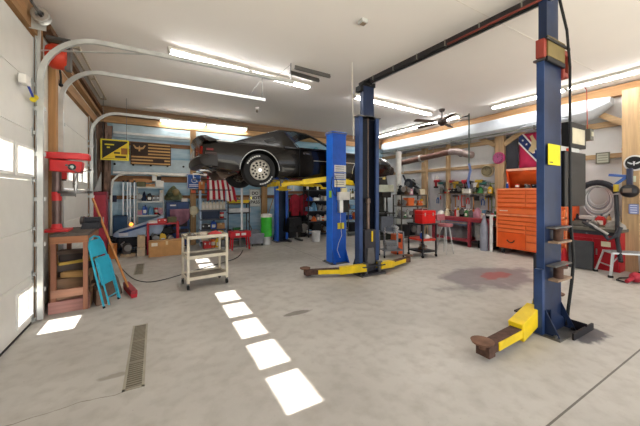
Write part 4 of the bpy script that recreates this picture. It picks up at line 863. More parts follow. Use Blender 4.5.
# shelving behind the snowmobile
a = W(136.5, 200, Y=9.3); b_ = W(164, 200, Y=9.3); SX0, SX1 = a.x, b_.x
shelving('grey metal shelving against the blue wall behind the snowmobile', SX0, SX1, 9.22, 9.52, [.25, .95, 1.33, 1.72], mat('#8C8F8C', .4, .4), mat('#A5A7A2', .4, .4))
P_ = 'of the grey shelving'
row([('basket', 'olive', .22, .12), ('box', 'brown', .24, .07), ('tote', 'white', .22, .13)], (SX0, 9.37), (SX1, 9.37), 1.72, 'the top '+P_, 'things on the grey shelving')
m = MB(wood('#C78E58', 'x')); m.box(-.26, .26, -.05, .05, 0, .07); m.box(-.18, .2, -.05, .05, .07, .1); m.solo('timber_offcut', 'orange brown board laid across the basket on top of the grey shelving', 'wood scrap', (SX0+.1, 9.37, 1.84))
m = carton(.22, .2, .17, '#D8D8D6'); m.m(BLACK).box(.0, .11, -.104, -.1, .03, .14); m.solo('carton', 'white and black carton topmost on the grey shelving', 'box', (SX1-.18, 9.37, 1.88))
row([('part', 'grey', .14, .22), ('bag', 'navy', .13, .22), ('jug', 'black', .16, .2), ('case', 'grey', .2, .12), ('box', 'white', .13, .27)], (SX0, 9.37), (SX1, 9.37), 1.33, 'the second shelf '+P_, 'things on the grey shelving')
row([('box', 'pink', .16, .12), ('jug', 'blue', .15, .24), ('bag', 'light blue', .2, .2), ('can', 'red', .12, .17), ('box', 'pink', .18, .16)], (SX0, 9.37), (SX1, 9.37), .95, 'the third shelf '+P_, 'things on the grey shelving')
row([('tote', 'blue', .3, .3), ('tote', 'grey', .34, .3)], (SX0, 9.37), (SX1, 9.37), .25, 'the bottom shelf '+P_, 'things on the grey shelving')
# small dark box on wall, blue cabinet
p = W(113, 199, Y=9.5); m = MB(mat('#2A2C44')); m.box(-.08, .08, -.06, .04, -.08, .1); m.solo('wall_box', 'small dark box on the blue wall left of the ladder', 'box', (p.x, 9.5, p.z), bev=.005)
p = W(115, 230, Y=9.3); t = thing('cabinet', 'dark blue low cabinet left of the ladder', 'cabinet', (p.x+.13, 9.38, 0)); m = MB(mat('#28425E', .5)); m.box(-.17, .15, -.12, .12, 0, .95); m.part('body', t, bev=.006); m = MB(mat('#305070')); m.box(-.15, .13, -.13, -.12, .1, .9); d_ = m.part('door', t); m = MB(STEEL); m.box(.08, .1, -.145, -.13, .45, .6); m.sub('handle', d_)
a = W(166, 205, Y=9.3); b_ = W(189, 205, Y=9.3)
t = thing('cabinet', 'navy blue storage cabinet right of the grey shelving', 'cabinet', ((a.x+b_.x)/2, 9.37, 0)); w_ = b_.x-a.x; m = MB(mat('#1E3A66', .45)); m.box(-w_/2, w_/2, -.13, .13, 0, 1.30); m.part('body', t, bev=.006)
for s_ in (-1, 1): m = MB(mat('#24447A', .4)); m.box(min(s_*.01, s_*(w_/2-.02)), max(s_*.01, s_*(w_/2-.02)), -.14, -.13, .05, 1.26); d_ = m.part('door', t); m = MB(STEEL); m.box(s_*.04-.008, s_*.04+.008, -.155, -.14, .6, .75); m.sub('handle', d_)
m = MB(mat('#E6E6E0')); m.box(-w_/2+.1, -w_/2+.25, -.143, -.14, 1.18, 1.22); m.part('name_plate', t)
m = bagheap(.42, .3, .38, '#5C6044', 9); m.m(mat('#8A7A52')); m.ball((.05, -.1, .22), (.1, .07, .1)); m.m(mat('#3C4632')); m.ball((-.1, -.1, .15), (.1, .07, .08)); m.solo('camouflage_bag', 'camouflage bag heaped on the navy blue cabinet', 'bag', (a.x+.2, 9.37, 1.35))
put('box', 'white', .16, .1, (b_.x-.12, 9.37, 1.30), 0, 'white cardboard box beside the camouflage bag on the navy cabinet')
# small chair with mauve jacket
p = W(180, 214, Y=9.0); t = thing('office_chair', 'dark swivel chair beside the wooden post, a mauve jacket over it', 'chair', (p.x, 8.98, 0))
m = MB(mat('#3A2E30', .7)); m.box(-.22, .22, -.1, .12, .45, .53); m.part('seat', t, bev=.02); m = MB(mat('#3A2E30', .7)); m.box(-.2, .2, .08, .13, .6, 1.05); m.part('backrest', t, bev=.02); m = MB(DSTEEL); m.cyl((0, 0, .06), (0, 0, .45), .025); m.box(-.015, .015, .1, .13, .5, .65); m.part('stem', t)
for i in range(5): a_ = i*2*PI/5; m = MB(BLACK); m.bar((0, 0, .08), (.22*math.cos(a_), .16*math.sin(a_), .06), .035); m.ball((.22*math.cos(a_), .16*math.sin(a_), .03), .03, 8); m.part('foot', t)
m = MB(mat('#8C6272', .85, 0, .2)); m.grid(lambda u, v: (-.25+.5*u, .05-.03*math.sin(PI*v)-.02*math.sin(9*u)+(0 if v < .5 else .12)*0, 1.1-.45*v*(.6+.4*math.sin(PI*u))), 16, 8)
m.solo('jacket', 'mauve jacket draped over the swivel chair back', 'jacket', (p.x, 8.98, 0), solid=.02)
# snowmobile
t = thing('snowmobile', 'old snowmobile with a blue and white hood and black bumper at the back wall', 'snowmobile', (-.30, 9.02, 0))
SB = mat('#AFC3DC', .3); 
m = MB(mat('#22242A', .6, 0, .2)); m.box(-.55, .62, -.16, .16, .16, .42, .05, .03); m.part('chassis', t, bev=.02)
m = MB(SB); m.loft([[(x, -w2, z0), (x, w2, z0), (x, w2*.95, z1-.04), (x, w2*.6, z1), (x, -w2*.6, z1), (x, -w2*.95, z1-.04)] for x, w2, z0, z1 in ((-.62, .12, .45, .52), (-.52, .16, .42, .60), (-.2, .18, .42, .68), (.15, .18, .42, .80), (.42, .16, .45, .92), (.5, .12, .6, .94))]); hd = m.part('hood', t, bev=.01)
m = MB(mat('#27457E')); m.prism([(-.5, .56), (.1, .74), (.4, .86), (.4, .80), (.1, .68), (-.5, .5)], -.186, -.175, 'y'); m.sub('blue_stripe', hd)
m = MB(mat('#E9EEF4', .2)); m.box(-.5, -.3, -.19, -.17, .46, .54); m.sub('side_vent', hd)
m = MB(mat('#FF9A3A', .3, emis=2.0)); m.ball((-.24, -.12, .74), .05); m.part('lamp', t, label='glowing orange lamp on the hood')
m = MB(mat('#3A3D42', .4, .5)); m.tube([(-.55, -.17, .40), (-.68, -.15, .42), (-.72, -.0, .44), (-.68, .15, .42), (-.55, .17, .4)], .02, 8); m.tube([(-.55, -.17, .32), (-.66, -.15, .34), (-.70, 0, .35), (-.66, .15, .34), (-.55, .17, .32)], .018, 8); m.part('bumper', t)
m = MB(clear_glass('screen', (.6, .7, .8), .3)); m.add([(.3, -.15, .9), (.3, .15, .9), (.55, .12, 1.08), (.55, -.12, 1.08)], [(0, 1, 2, 3)]); m.part('windshield', t)
m = MB(BLACK); m.box(.42, .72, -.13, .13, .42, .62); m.part('seat', t, bev=.03)
for s_ in (-1, 1): m = MB(mat('#4A4D52', .4, .4)); m.prism([(-.7, .1), (-.62, .04), (.0, .03), (.0, 0), (-.62, 0), (-.74, .06)], s_*.11-.04, s_*.11+.04, 'y'); m.box(-.4, -.36, s_*.11-.015, s_*.11+.015, .03, .2); m.part('ski', t)
m = MB(BLACK); m.tube([(.36, -.16, 1.0), (.42, -.05, .95), (.42, .05, .95), (.36, .16, 1.0)], .013, 8); m.part('handlebar', t)
m = MB(mat('#2B2E33', .7)); m.lathe([(0, -.1), (.16, -.1), (.16, .1), (0, .1)], 20, c=(.2, 0, .17), ax='y'); m.lathe([(0, -.1), (.16, -.1), (.16, .1), (0, .1)], 20, c=(.55, 0, .17), ax='y'); m.part('track', t)
# red table, cartons
t = thing('worktable', 'red steel worktable behind the large cardboard box', 'table', (.22, 8.62, 0)); RT = mat('#B02834', .4)
for x in (-.38, .30):
    for y in (-.16, .16): m = MB(RT); m.box(x-.025, x+.025, y-.02, y+.02, 0, .74); m.part('leg', t)
m = MB(RT); m.box(-.405, .325, -.18, .18, .74, .78); m.part('top', t, bev=.004); m = MB(RT); m.box(-.38, .30, -.16, .16, .2, .22); m.part('shelf', t)
row([('box', 'white', .2, .05), ('case', 'red', .22, .1)], (-.15, 8.62), (.5, 8.62), .78, 'the red steel worktable', 'things on the red steel worktable')
row([('part', 'grey', .2, .28), ('jug', 'yellow', .16, .28), ('part', 'beige', .2, .22)], (-.1, 8.62), (.45, 8.62), .22, 'the lower shelf of the red worktable', 'things on the red steel worktable')
a = W(149, 257, Z=0); m = carton(.78, .34, .37, '#C4935F'); m.m(mat('#E8DCC8')).box(-.33, -.2, -.172, -.17, .26, .34); m.solo('carton', 'large cardboard box on the floor in front of the red steel worktable', 'box', (.25, 8.24, 0), bev=.003)
carton(.17, .2, .22, '#C9B9A2').solo('carton', 'lower pale carton of two stacked left of the red steel worktable', 'box', (-.30, 8.45, 0)); carton(.16, .18, .28, '#C8B090').solo('carton', 'upper pale carton of two stacked left of the red steel worktable', 'box', (-.30, 8.45, .223))
carton(.16, .2, .34, '#C07238').solo('carton', 'orange brown carton on the floor beside the tall red cabinet', 'box', (-.88, 8.42, 0)); carton(.3, .2, .06, '#B09A80').solo('carton', 'flat pale carton on the floor in front of the snowmobile skis', 'box', (-.58, 8.5, 0))
m = lump(.26, .3, '#5A5654'); m.solo('machine_part', 'grey engine part on the floor in front of the snowmobile', 'machine part', (-.60, 8.5, .064))
# signs on the wooden post
yp = YB-.2; a = W(187, 174, Y=yp); b_ = W(201, 189, Y=yp); w_ = b_.x-a.x; h = a.z-b_.z
t = thing('parking_sign', 'blue and white accessible parking sign on the wooden post', 'sign', ((a.x+b_.x)/2, yp-.006, b_.z))
m = MB(mat('#1D4F9A', .4)); m.box(-w_/2, w_/2, 0, .005, 0, h); m.part('plate', t)
m = MB(mat('#EDEFF2')); fw = .012
for q in ((-w_/2+.01, w_/2-.01, .01, .01+fw), (-w_/2+.01, w_/2-.01, h-.01-fw, h-.01), (-w_/2+.01, -w_/2+.01+fw, .01, h-.01), (w_/2-.01-fw, w_/2-.01, .01, h-.01)): m.box(q[0], q[1], -.002, 0, q[2], q[3])
m.part('border', t)
m = MB(mat('#EDEFF2')); cz = h*.62; m.ball((-.02, -.002, cz+.15), (.025, .003, .025)); m.bar((-.02, -.003, cz+.12), (-.01, -.003, cz+.0), .004, .03, (1, 0, 0)); m.bar((-.01, -.003, cz+.0), (.06, -.003, cz), .004, .025); m.bar((.06, -.003, cz), (.09, -.003, cz-.07), .004, .025, (1, 0, 0)); m.bar((-.015, -.003, cz+.07), (.05, -.003, cz+.06), .004, .02)
m.tube(arc((.0, -.003, cz-.02), .07, PI*.75, PI*2.05, 14, 'xz'), .009, 6); m.part('wheelchair_symbol', t)
m = MB(mat('#EDEFF2')); m.box(-w_*.35, w_*.35, -.002, 0, h*.26, h*.31); m.box(-w_*.35, w_*.35, -.002, 0, h*.16, h*.21); m.part('lines', t)
p = W(193.5, 192, Y=yp); m = MB(mat('#E06A4A')); m.box(-.06, .06, -.004, 0, -.05, .05); m.solo('sticker', 'small orange red sticker under the blue sign on the post', 'sticker', (p.x, yp-.001, p.z))
p = W(193.7, 210.5, Y=yp); t = thing('paddle', 'round cream disc hung on the wooden post', 'disc', (p.x, yp-.02, p.z)); m = MB(mat('#F0E2BE', .5)); m.cyl((0, 0, 0), (0, .015, 0), .135, n=32); m.part('disc', t); m = MB(mat('#D8C9A4')); m.box(-.03, .03, 0, .015, -.2, -.12); m.part('handle', t)
# DO NOT PASS sign
a = W(249.5, 189, Y=yp+.05); b_ = W(260.5, 206.5, Y=yp+.05); w_ = b_.x-a.x; h = a.z-b_.z
t = thing('road_sign', 'grey white road sign reading DO NOT PASS under the car', 'sign', ((a.x+b_.x)/2, yp+.05, b_.z)); m = MB(mat('#D6D9D4', .5)); m.box(-w_/2, w_/2, 0, .005, 0, h); m.part('plate', t)
lettering('lettering', 'DO\nNOT\nPASS', h*.25, mat('#2A2A2A'), t, (0, -.002, h*.5+h*.0), (PI/2, 0, 0), bold=.004)
m = MB(mat('#2A2A2A')); 
for q in ((-w_/2+.01, w_/2-.01, .01, .02), (-w_/2+.01, w_/2-.01, h-.02, h-.01), (-w_/2+.01, -w_/2+.02, .01, h-.01), (w_/2-.02, w_/2-.01, .01, h-.01)): m.box(q[0], q[1], -.001, 0, q[2], q[3])
m.part('border', t); m = MB(mat('#F0E070', .4, emis=.6)); m.ball((-w_*.36, -.01, h*.5), (.025, .015, .05)); m.part('glowing_reflector', t)  # the yellow gleam is a weak glow put into the material, no lamp
# flag with stripes hanging
a = W(207, 172, Y=9.0); b_ = W(237, 199, Y=9.0); w_ = b_.x-a.x; h = W(215, 172, Y=9.0).z-W(215, 198, Y=9.0).z
t = thing('striped_flag', 'red and white striped flag hanging behind the rear of the car', 'flag', (a.x, 9.0, b_.z-.05))
def flagfn(u, v): return (w_*(u*(.8+.2*v)+.10*v*.0), .04*math.sin(u*16)+.02*math.sin(7*v), (h+.05)*(1-v)+.04*math.sin(u*5)*v)
for i in range(11):
    m = MB(mat('#B92A3C' if i % 2 == 0 else '#F6F2EE', .8, 0, .03)); u0, u1 = i/11, (i+1)/11; m.grid(lambda u, v: flagfn(u0+(u1-u0)*u, v), 3, 12); m.part('red_stripe' if i % 2 == 0 else 'white_stripe', t, solid=.004)
m = MB(BLACK); m.cyl((-.15, .02, h+.06), (w_+.05, .02, h+.06), .014, n=8); m.part('rod', t)
m = MB(BLACK); m.cyl((-.4, -.07, h*.82), (w_*.78, -.07, h*.82), .014, n=8); m.cyl((-.4, -.07, h*.42), (w_*.78, -.07, h*.42), .014, n=8); 
m.solo('rack_bar', 'two black rack bars crossing in front of the striped flag', 'rack', (a.x, 9.0, b_.z-.05))
# middle shelving
a = W(200, 220, Y=8.9); b_ = W(226, 220, Y=8.9); MX0, MX1 = a.x, b_.x
shelving('blue grey steel shelving right of the wooden post, under the striped flag', MX0, MX1, 8.85, 9.15, [.15, .50, .80, 1.06], mat('#9FB0C4', .4, .3), mat('#4A4E58', .5), top=1.62)
P_ = 'of the blue-grey shelving'
for i in range(7):
    m = jug(.085, .27, '#D8D0BC', '#3E3A36'); m.solo('jug', 'cream plastic jug in the row under the striped flag', 'jug', (MX0+.1+i*.098, 8.98, 1.06), PI/2*0, 'cream jugs in a row on the top shelf under the flag')
row([('tote', 'navy', .5, .2), ('can', 'red', .12, .16)], (MX0+.03, 9.0), (MX1-.03, 9.0), .80, 'the second shelf '+P_, 'things on the blue grey shelving')
row([('case', 'black', .24, .14), ('jug', 'blue', .15, .22), ('box', 'brown', .2, .14)], (MX0+.03, 9.0), (MX1-.03, 9.0), .50, 'the third shelf '+P_, 'things on the blue grey shelving')
row([('basket', 'beige', .18, .26), ('basket', 'grey', .18, .26), ('jug', 'yellow', .16, .3)], (MX0+.03, 9.0), (MX1-.03, 9.0), .15, 'the bottom shelf '+P_, 'things on the blue grey shelving')
carton(.16, .12, .34, '#D08048').solo('carton', 'orange carton on the wall shelf left of the striped flag', 'box', (MX0+.1, 9.35, 1.55)); m = MB(wood('#8E5F36', 'x')); m.box(-.3, .5, -.1, .13, -.03, 0); m.solo('wall_shelf', 'short wooden wall shelf holding the orange carton', 'shelf', (MX0+.1, 9.38, 1.55))
row([('case', 'red', .26, .2), ('can', 'orange', .16, .22), ('jug', 'yellow', .16, .26), ('part', 'grey', .2, .22)], (MX0+.05, 8.68), (MX1-.05, 8.68), 0, 'the floor before the blue-grey shelving', 'things on the floor before the shelving')
# right of it: shelf with yellow level, white board
a = W(227, 220, Y=9.1); b_ = W(249, 220, Y=9.1); NX0, NX1 = a.x, b_.x
shelving('dark low shelving between the striped flag and the road sign', NX0, NX1, 9.0, 9.35, [.15, .95, 1.24], mat('#4A4A50', .5), mat('#3E4046', .5), top=1.28)
m = MB(YEL); m.box(-.34, .34, -.02, .02, 0, .09); m.m(mat('#7EB84A')).box(-.04, .04, -.022, -.02, .03, .06); m.solo('spirit_level', 'long yellow level on top of the dark low shelving', 'level', ((NX0+NX1)/2, 9.05, 1.24), bev=.003)
row([('case', 'light blue', .34, .16), ('box', 'grey', .2, .15)], (NX0, 9.2), (NX1, 9.2), 1.24, 'top of the dark low shelving', 'things on the dark low shelving')
m = MB(mat('#DEDFE0', .5)); m.box(-.32, .34, -.06, .06, 0, .13); m.solo('white_beam', 'white painted plank on the upper shelf of the dark low shelving', 'plank', ((NX0+NX1)/2+.03, 9.08, .95), bev=.004)
row([('part', 'black', .2, .28), ('tote', 'green', .24, .26), ('part', 'grey', .2, .24)], (NX0, 9.2), (NX1, 9.2), .15, 'the bottom shelf of the dark low shelving', 'things on the dark low shelving')
# red transmission jack and white prop pole
p = W(240, 250, Z=0); t = thing('transmission_jack', 'red low jack table below the rear of the car', 'jack', (p.x, p.y, 0)); RJ = mat('#C8202C', .35)
m = MB(RJ); m.box(-.28, .26, -.16, .16, .36, .52); m.part('table', t, bev=.01)
for x in (-.24, .22):
    for y in (-.12, .12): m = MB(RJ); m.bar((x, y, .03), (x*.9, y, .37), .035); m.part('leg', t)
m = MB(mat('#E8E6E0')); m.box(-.15, -.05, -.164, -.16, .42, .48); m.box(.0, .12, -.164, -.16, .42, .48); m.part('decal', t)
m = MB(DSTEEL); m.cyl((0, 0, .1), (0, 0, .37), .035); m.box(-.2, .2, -.02, .02, .08, .11); m.part('piston', t)
px_ = p; t = thing('prop_stand', 'tall white prop pole holding the rear axle of the car up', 'stand', (p.x+.05, p.y, .52))
a = W(243, 179, Y=p.y); hh = a.z-.52
m = MB(mat('#DADDE2', .35)); m.cyl((0, 0, .03), (0, 0, hh), .03, n=16); m.part('pole', t); m = MB(DSTEEL); m.cyl((0, 0, 0), (0, 0, .03), .07); m.part('foot', t); m = MB(mat('#C9B48A', .5)); m.bar((-.12, 0, hh+.06), (.03, 0, hh), .05, .04); m.cyl((0, 0, hh-.04), (0, 0, hh+.03), .04); m.part('saddle', t)
# mop bucket, push broom, drums
p = W(257, 246, Z=0); t = thing('mop_bucket', 'grey mop bucket on the floor below the road sign', 'bucket', (p.x, p.y+.15, 0))
m = MB(mat('#8A8D94', .5, 0, .1)); m.box(-.19, .19, -.16, .16, .06, .36, -.03, -.03); m.part('tub', t, bev=.015); m = MB(mat('#7A7D84')); m.box(-.15, .1, -.1, .14, .36, .46, .02, .02); m.part('wringer', t, bev=.01); m = MB(DSTEEL); m.tube([(-.1, .0, .45), (-.18, -.02, .62), (-.24, -.04, .75)], .014, 8); m.part('lever', t)
for x in (-.15, .15): m = MB(RUBBER); m.cyl((x, -.13, .03), (x+.02, -.13, .03), .03); m.part('caster', t)
a = Vector((p.x+.2, p.y+.42, .02)); b_ = W(276, 190, Y=9.25); m = MB(wood('#A8825E', 'z')); m.tube([a, b_], .014, 8); m.solo('broom_handle', 'bare wooden broom handle leaning behind the green drum', 'broom handle')
p = W(268, 245, Z=0); t = thing('drum', 'silver steel drum on the floor beside the blue lift column', 'drum', (p.x, p.y+.14, 0)); m = MB(GALV); m.lathe([(.13, 0), (.135, .02), (.13, .04), (.13, .2), (.135, .22), (.13, .24), (0, .24)], 24); m.part('body', t)
t = thing('drum', 'bright green drum standing on the silver drum beside the lift column', 'drum', (p.x+.0, p.y+.14, .245)); m = MB(mat('#3FBF3A', .4, 0, .08)); m.lathe([(.165, 0), (.17, .02), (.165, .05), (.165, .52), (.17, .55), (.165, .58)], 28); m.part('body', t); m = MB(WHITE); m.lathe([(.17, .58), (.17, .66), (.1, .68), (0, .68)], 28); m.part('lid', t, label='white lid')
# red chairs and shelves right of the rear lift column
def shopchair(label, px, Y):
    p = W(px, 200, Y=Y); t = thing('jacket', label, 'jacket', (p.x, Y, .75)); m = MB(mat('#9E2434', .8, 0, .2))
    m.loft([[(-w2, -.05, z), (-w2*.4, -.09, z), (w2*.4, -.08, z), (w2, -.05, z), (w2, .04, z), (-w2, .04, z)] for w2, z in ((.13, 0), (.15, .2), (.14, .45), (.16, .62), (.12, .7), (.04, .76))]); m.part('body', t)
    for s_ in (-1, 1): m = MB(mat('#8C1E30', .8, 0, .2)); m.tube([(s_*.12, 0, .66), (s_*.18, -.02, .45), (s_*.19, -.02, .15)], [.05, .045, .035], 10); m.part('sleeve', t)
    m = MB(DSTEEL); m.tube([(0, .02, .74), (0, .05, .84), (0, .1, .86)], .006, 6); m.part('hook', t)
shopchair('red jacket hanging by the right side of the rear blue column', 295, 9.42); shopchair('darker red jacket hanging left of the black shelving', 304, 9.42)
m = MB(wood('#7A5638', 'x')); q = W(288, 193, Y=9.45); m.box(q.x, q.x+.9, 9.42, 9.54, 1.52, 1.62); m.solo('coat_rail', 'brown wooden coat rail holding the red jackets', 'coat rail')
a = W(289, 203, Y=YB-.02); b_ = W(298, 194, Y=YB-.02); m = MB(mat('#B8D2E0', .2)); m.box(a.x, b_.x, YB-.03, YB, a.z-.1, b_.z+.3); m.m(WHITE).box((a.x+b_.x)/2-.02, (a.x+b_.x)/2+.02, YB-.04, YB-.03, a.z-.1, b_.z+.3); m.solo('window_1', None, None, kind='structure')
a = W(290, 243, Z=0); t = thing('engine_stand', 'black engine on a low stand right of the rear blue column', 'engine', (a.x+.25, a.y+.35, 0)); m = MB(mat('#18181A', .6, .2, .2)); m.box(-.25, .25, -.25, .25, .3, .75, .04, .04); m.cyl((-.15, -.28, .55), (-.15, -.25, .55), .1); m.cyl((.12, -.28, .45), (.12, -.25, .45), .08); m.part('block', t, bev=.02)
for x in (-.2, .2): m = MB(DSTEEL); m.bar((x, -.3, .04), (x, .25, .04), .06); m.bar((x, .1, .05), (x, .1, .35), .05); m.part('leg', t)
a = W(309, 220, Y=8.9); b_ = W(334, 220, Y=8.9); KX0, KX1 = a.x, b_.x
shelving('black crowded shelving seen between the two lifts', KX0, KX1, 8.95, 9.35, [.12, .55, .92, 1.28, 1.66], mat('#2A2B30', .5), mat('#35363A', .5))
m = MB(mat('#1E1F24', .7)); m.box(KX0, KX1, 9.36, 9.375, 0, 2.05); m.solo('dark_panel', 'black sheet added as shade behind the black shelving', 'panel', ((KX0+KX1)/2, 9.35, 0), world=True)  # added sheet, its black stands in for the gloom behind the shelves
P_ = 'of the black shelving'
row([('bag', 'black', .3, .2), ('part', 'black', .2, .2), ('box', 'dark brown', .2, .16)], (KX0, 9.1), (KX1, 9.1), 1.66, 'the top '+P_, 'things on the black shelving')
row([('case', 'white', .2, .1), ('part', 'grey', .16, .2), ('box', 'beige', .16, .14), ('jug', 'black', .14, .22)], (KX0, 9.1), (KX1, 9.1), 1.28, 'the fourth shelf '+P_, 'things on the black shelving')
row([('case', 'light blue', .2, .14), ('bag', 'light blue', .2, .24), ('part', 'grey', .18, .22), ('can', 'silver', .12, .15)], (KX0, 9.1), (KX1, 9.1), .92, 'the middle shelf '+P_, 'things on the black shelving')
row([('part', 'black', .2, .24), ('jug', 'grey', .15, .24), ('bottle', 'white', .08, .22), ('bottle', 'silver', .08, .24), ('box', 'navy', .14, .2)], (KX0, 9.1), (KX1, 9.1), .55, 'the second shelf '+P_, 'things on the black shelving')
row([('tote', 'black', .34, .28), ('part', 'dark brown', .22, .26)], (KX0, 9.1), (KX1, 9.1), .12, 'the bottom shelf '+P_, 'things on the black shelving')
p = W(318, 242, Z=0); t = thing('bucket', 'white plastic bucket on the floor in front of the black shelving', 'bucket', (p.x, p.y+.13, 0)); m = MB(mat('#D9DBDC', .4)); m.lathe([(.12, 0), (.14, .3), (.15, .3), (.15, .33), (.13, .33), (.11, .02), (0, .02)], 24); m.part('pail', t); m = MB(DSTEEL); m.tube(arc((0, 0, .3), .15, PI, 2*PI, 10, 'xz'), .004, 6); m.part('handle', t)
# white curved conduit low on the back wall
pts = [W(111, 205, Y=9.25), W(111, 190, Y=9.25), W(113, 180, Y=9.3), W(118, 175.5, Y=9.35), W(125, 173.5, Y=9.38), W(150, 173.5, Y=9.38), W(185, 176, Y=9.38)]
m = MB(mat('#E4E2DA', .4)); m.tube([(pts[0].x, pts[0].y, 0)]+pts, .03, 10); m.solo('conduit', 'white pipe bending over the shelving along the blue wall', 'pipe')

put('tote', 'black', .42, .5, (W(294, 240, Y=9.2).x, 9.25, 0), 0, 'tall black storage tote on the floor under the red jackets')
put('part', 'black', .34, .62, (W(303, 240, Y=9.2).x, 9.3, 0), 0, 'tall black machine part on the floor left of the black shelving')
m = MB(mat('#1C2024', .8)); m.box(W(289, 240, Y=9.5).x, W(307, 240, Y=9.5).x, 9.49, 9.52, 0, 1.35); m.solo('dark_panel', 'dark sheet added as shade on the wall behind the red jackets', 'panel', (W(298, 240, Y=9.5).x, 9.5, 0), world=True)  # added sheet that puts shade over the pale blue wall here
# ------------------------------------------------------------------ right wall and its benches (local x runs to the right as seen facing the wall)
RZ = -PI/2
# long white hull under the beam
ya = W(380, 160, X=8.25).y; yb_ = W(611, 115, X=8.25).y; n = 26; secs = []
for i in range(n+1):
    f = i/n; y = ya+(yb_-ya)*f; k = max(.02, min(1, math.sqrt(max(0, 1-(max(0, .10-f)/.10)**2)))) if f < .1 else (math.sqrt(max(0.0004, 1-((f-.93)/.075)**2)) if f > .93 else 1)
    zt = 3.55; zl = 3.55-.42*k; x0 = 8.43-.40*(.35+.65*k)
    secs.append([(8.43, y, zt), (x0+.02, y, zt), (x0, y, zt-.03), (x0-.0, y, zl+.14*k), (x0+.10, y, zl+.03*k), (x0+.2, y, zl), (8.43, y, zl+.02)])
t = thing('boat_hull', 'long white rounded hull stored under the beam along the right wall', 'hull', (8.25, (ya+yb_)/2, 3.1))
m = MB(mat('#BCC2CA', .35, 0, .04)); m.loft(secs); m.part('shell', t, world=True)
m = MB(mat('#5E6258', .5)); m.bar((8.04, ya-.3, 3.15), (8.04, yb_+.95, 3.15), .03, .03); m.part('keel_strip', t, world=True)
m = MB(mat('#8F949A', .5)); y = yb_+1.15; m.prism([(y-.6, 3.19), (y+.5, 3.19), (y+.3, 3.27), (y-.3, 3.28)], 8.015, 8.03, 'x'); m.part('shadow_slot', t, world=True, label='grey strip painted as the shade of a slot near the rounded end')  # flat grey strip, the shade of a slot put into its colour
for py_ in (ya-1.2, (ya+yb_)/2, yb_+1.3):
    m = MB(DSTEEL); m.bar((8.0, py_, 3.10), (8.5, py_, 3.10), .03, .015); m.bar((8.0, py_, 3.10), (8.0, py_, 3.2), .03, .015, (1, 0, 0)); m.part('bracket', t, world=True)
# brown exhaust duct
a = W(401, 163, X=8.05); b_ = W(450, 152, X=8.05); c_ = W(463, 153, X=8.05)
t = thing('exhaust_duct', 'brown metal exhaust duct with a flange and a bent end below the white hull', 'duct', (8.05, (a.y+c_.y)/2, 2.7))
DU = mat('#6B4C42', .45, .3, .2)
m = MB(DU); m.tube([a, a.lerp(b_, .5), b_], .095, 16); m.part('pipe', t, world=True)
m = MB(mat('#9A8A86', .4, .5)); m.tube([b_, b_.lerp(c_, .5)+Vector((0, 0, .03)), c_, c_+Vector((.12, -.10, -.05)), c_+Vector((.25, -.12, -.06))], .105, 14); m.part('elbow', t, world=True)
q = a.lerp(b_, .46); m = MB(STEEL); d_ = (b_-a).normalized(); m.tube([q-d_*.03, q+d_*.03], .14, 20); m.part('flange', t, world=True)
m = MB(DSTEEL); m.tube([a-d_*.05, a+d_*.02], .13, 18); m.part('flange', t, world=True)
for f in (.1, .7): q = a.lerp(b_, f); m = MB(DSTEEL); m.cyl((q.x, q.y, q.z+.09), (q.x, q.y, 3.1), .008, n=6); m.part('hanger', t, world=True)
m = MB(STEEL); q = a.lerp(b_, .05); m.tube([q, (q.x, q.y, 2.3)], .02, 8); m.part('drop_tube', t, world=True)
# chain hoist hook hanging by post at (480)
p = W(469, 140, X=7.9); t = thing('hanging_chain', 'dark bar with blue ribbon hanging from the ceiling near the clocks', 'chain', (7.9, p.y, 2.2)); m = MB(mat('#3C4A44', .5)); m.cyl((0, 0, .2), (0, 0, ZC-2.2), .02, n=8); m.m(BLACK).bar((0, .3, ZC-2.26), (0, 0, ZC-2.26), .03); m.part('bar', t)
m = MB(mat('#5A6C9C', .7)); m.tube([(0, 0, .2), (0, -.04, .0), (0, .03, -.3), (0, .0, -.5)], .035, 8); m.part('ribbon', t)
# clocks
def clock(label, px, py, r, rimc, facec, X, hand=True, th=.05, name='wall_clock', cat='clock'):
    p = W(px, py, X=X); t = thing(name, label, cat, (X, p.y, p.z), RZ)
    m = MB(mat(rimc, .35)); m.lathe([(r*.8, -th), (r, -th*.8), (r, 0), (0, 0)], 32, ax='y', c=(0, -th*0, 0)); m.part('rim', t)
    m = MB(mat(facec, .5)); m.cyl((0, -th*.05, 0), (0, -th*.9, 0), r*.8, n=32); m.part('face', t)
    if hand:
        m = MB(BLACK); m.bar((0, -th*.95, 0), (r*.3, -th*.95, r*.3), .012, .004); m.bar((0, -th*.95, 0), (-r*.1, -th*.95, r*.55), .009, .004)
        for i in range(12): a_ = i*PI/6; m.box(r*.68*math.cos(a_)-.008, r*.68*math.cos(a_)+.008, -th*.95, -th*.9, r*.68*math.sin(a_)-.008, r*.68*math.sin(a_)+.008)
        m.part('hands', t)
    return t
# lathe around y with z -> -y: keep the rim proud of the wall
def clock2(*a_, **k): return clock(*a_, **k)
clock('round magenta clock on the wooden post above the orange tool chest', 498.5, 158, .165, '#B5356E', '#A8527E', XR-.215)
clock('round tan clock with a pale rim left of the magenta clock', 487, 171, .18, '#C9B894', '#7C7258', XR-.09)
clock('small black round clock on the upper girt beside the duct elbow', 461, 153, .12, '#1C1A1C', '#3A3436', XR-.09)
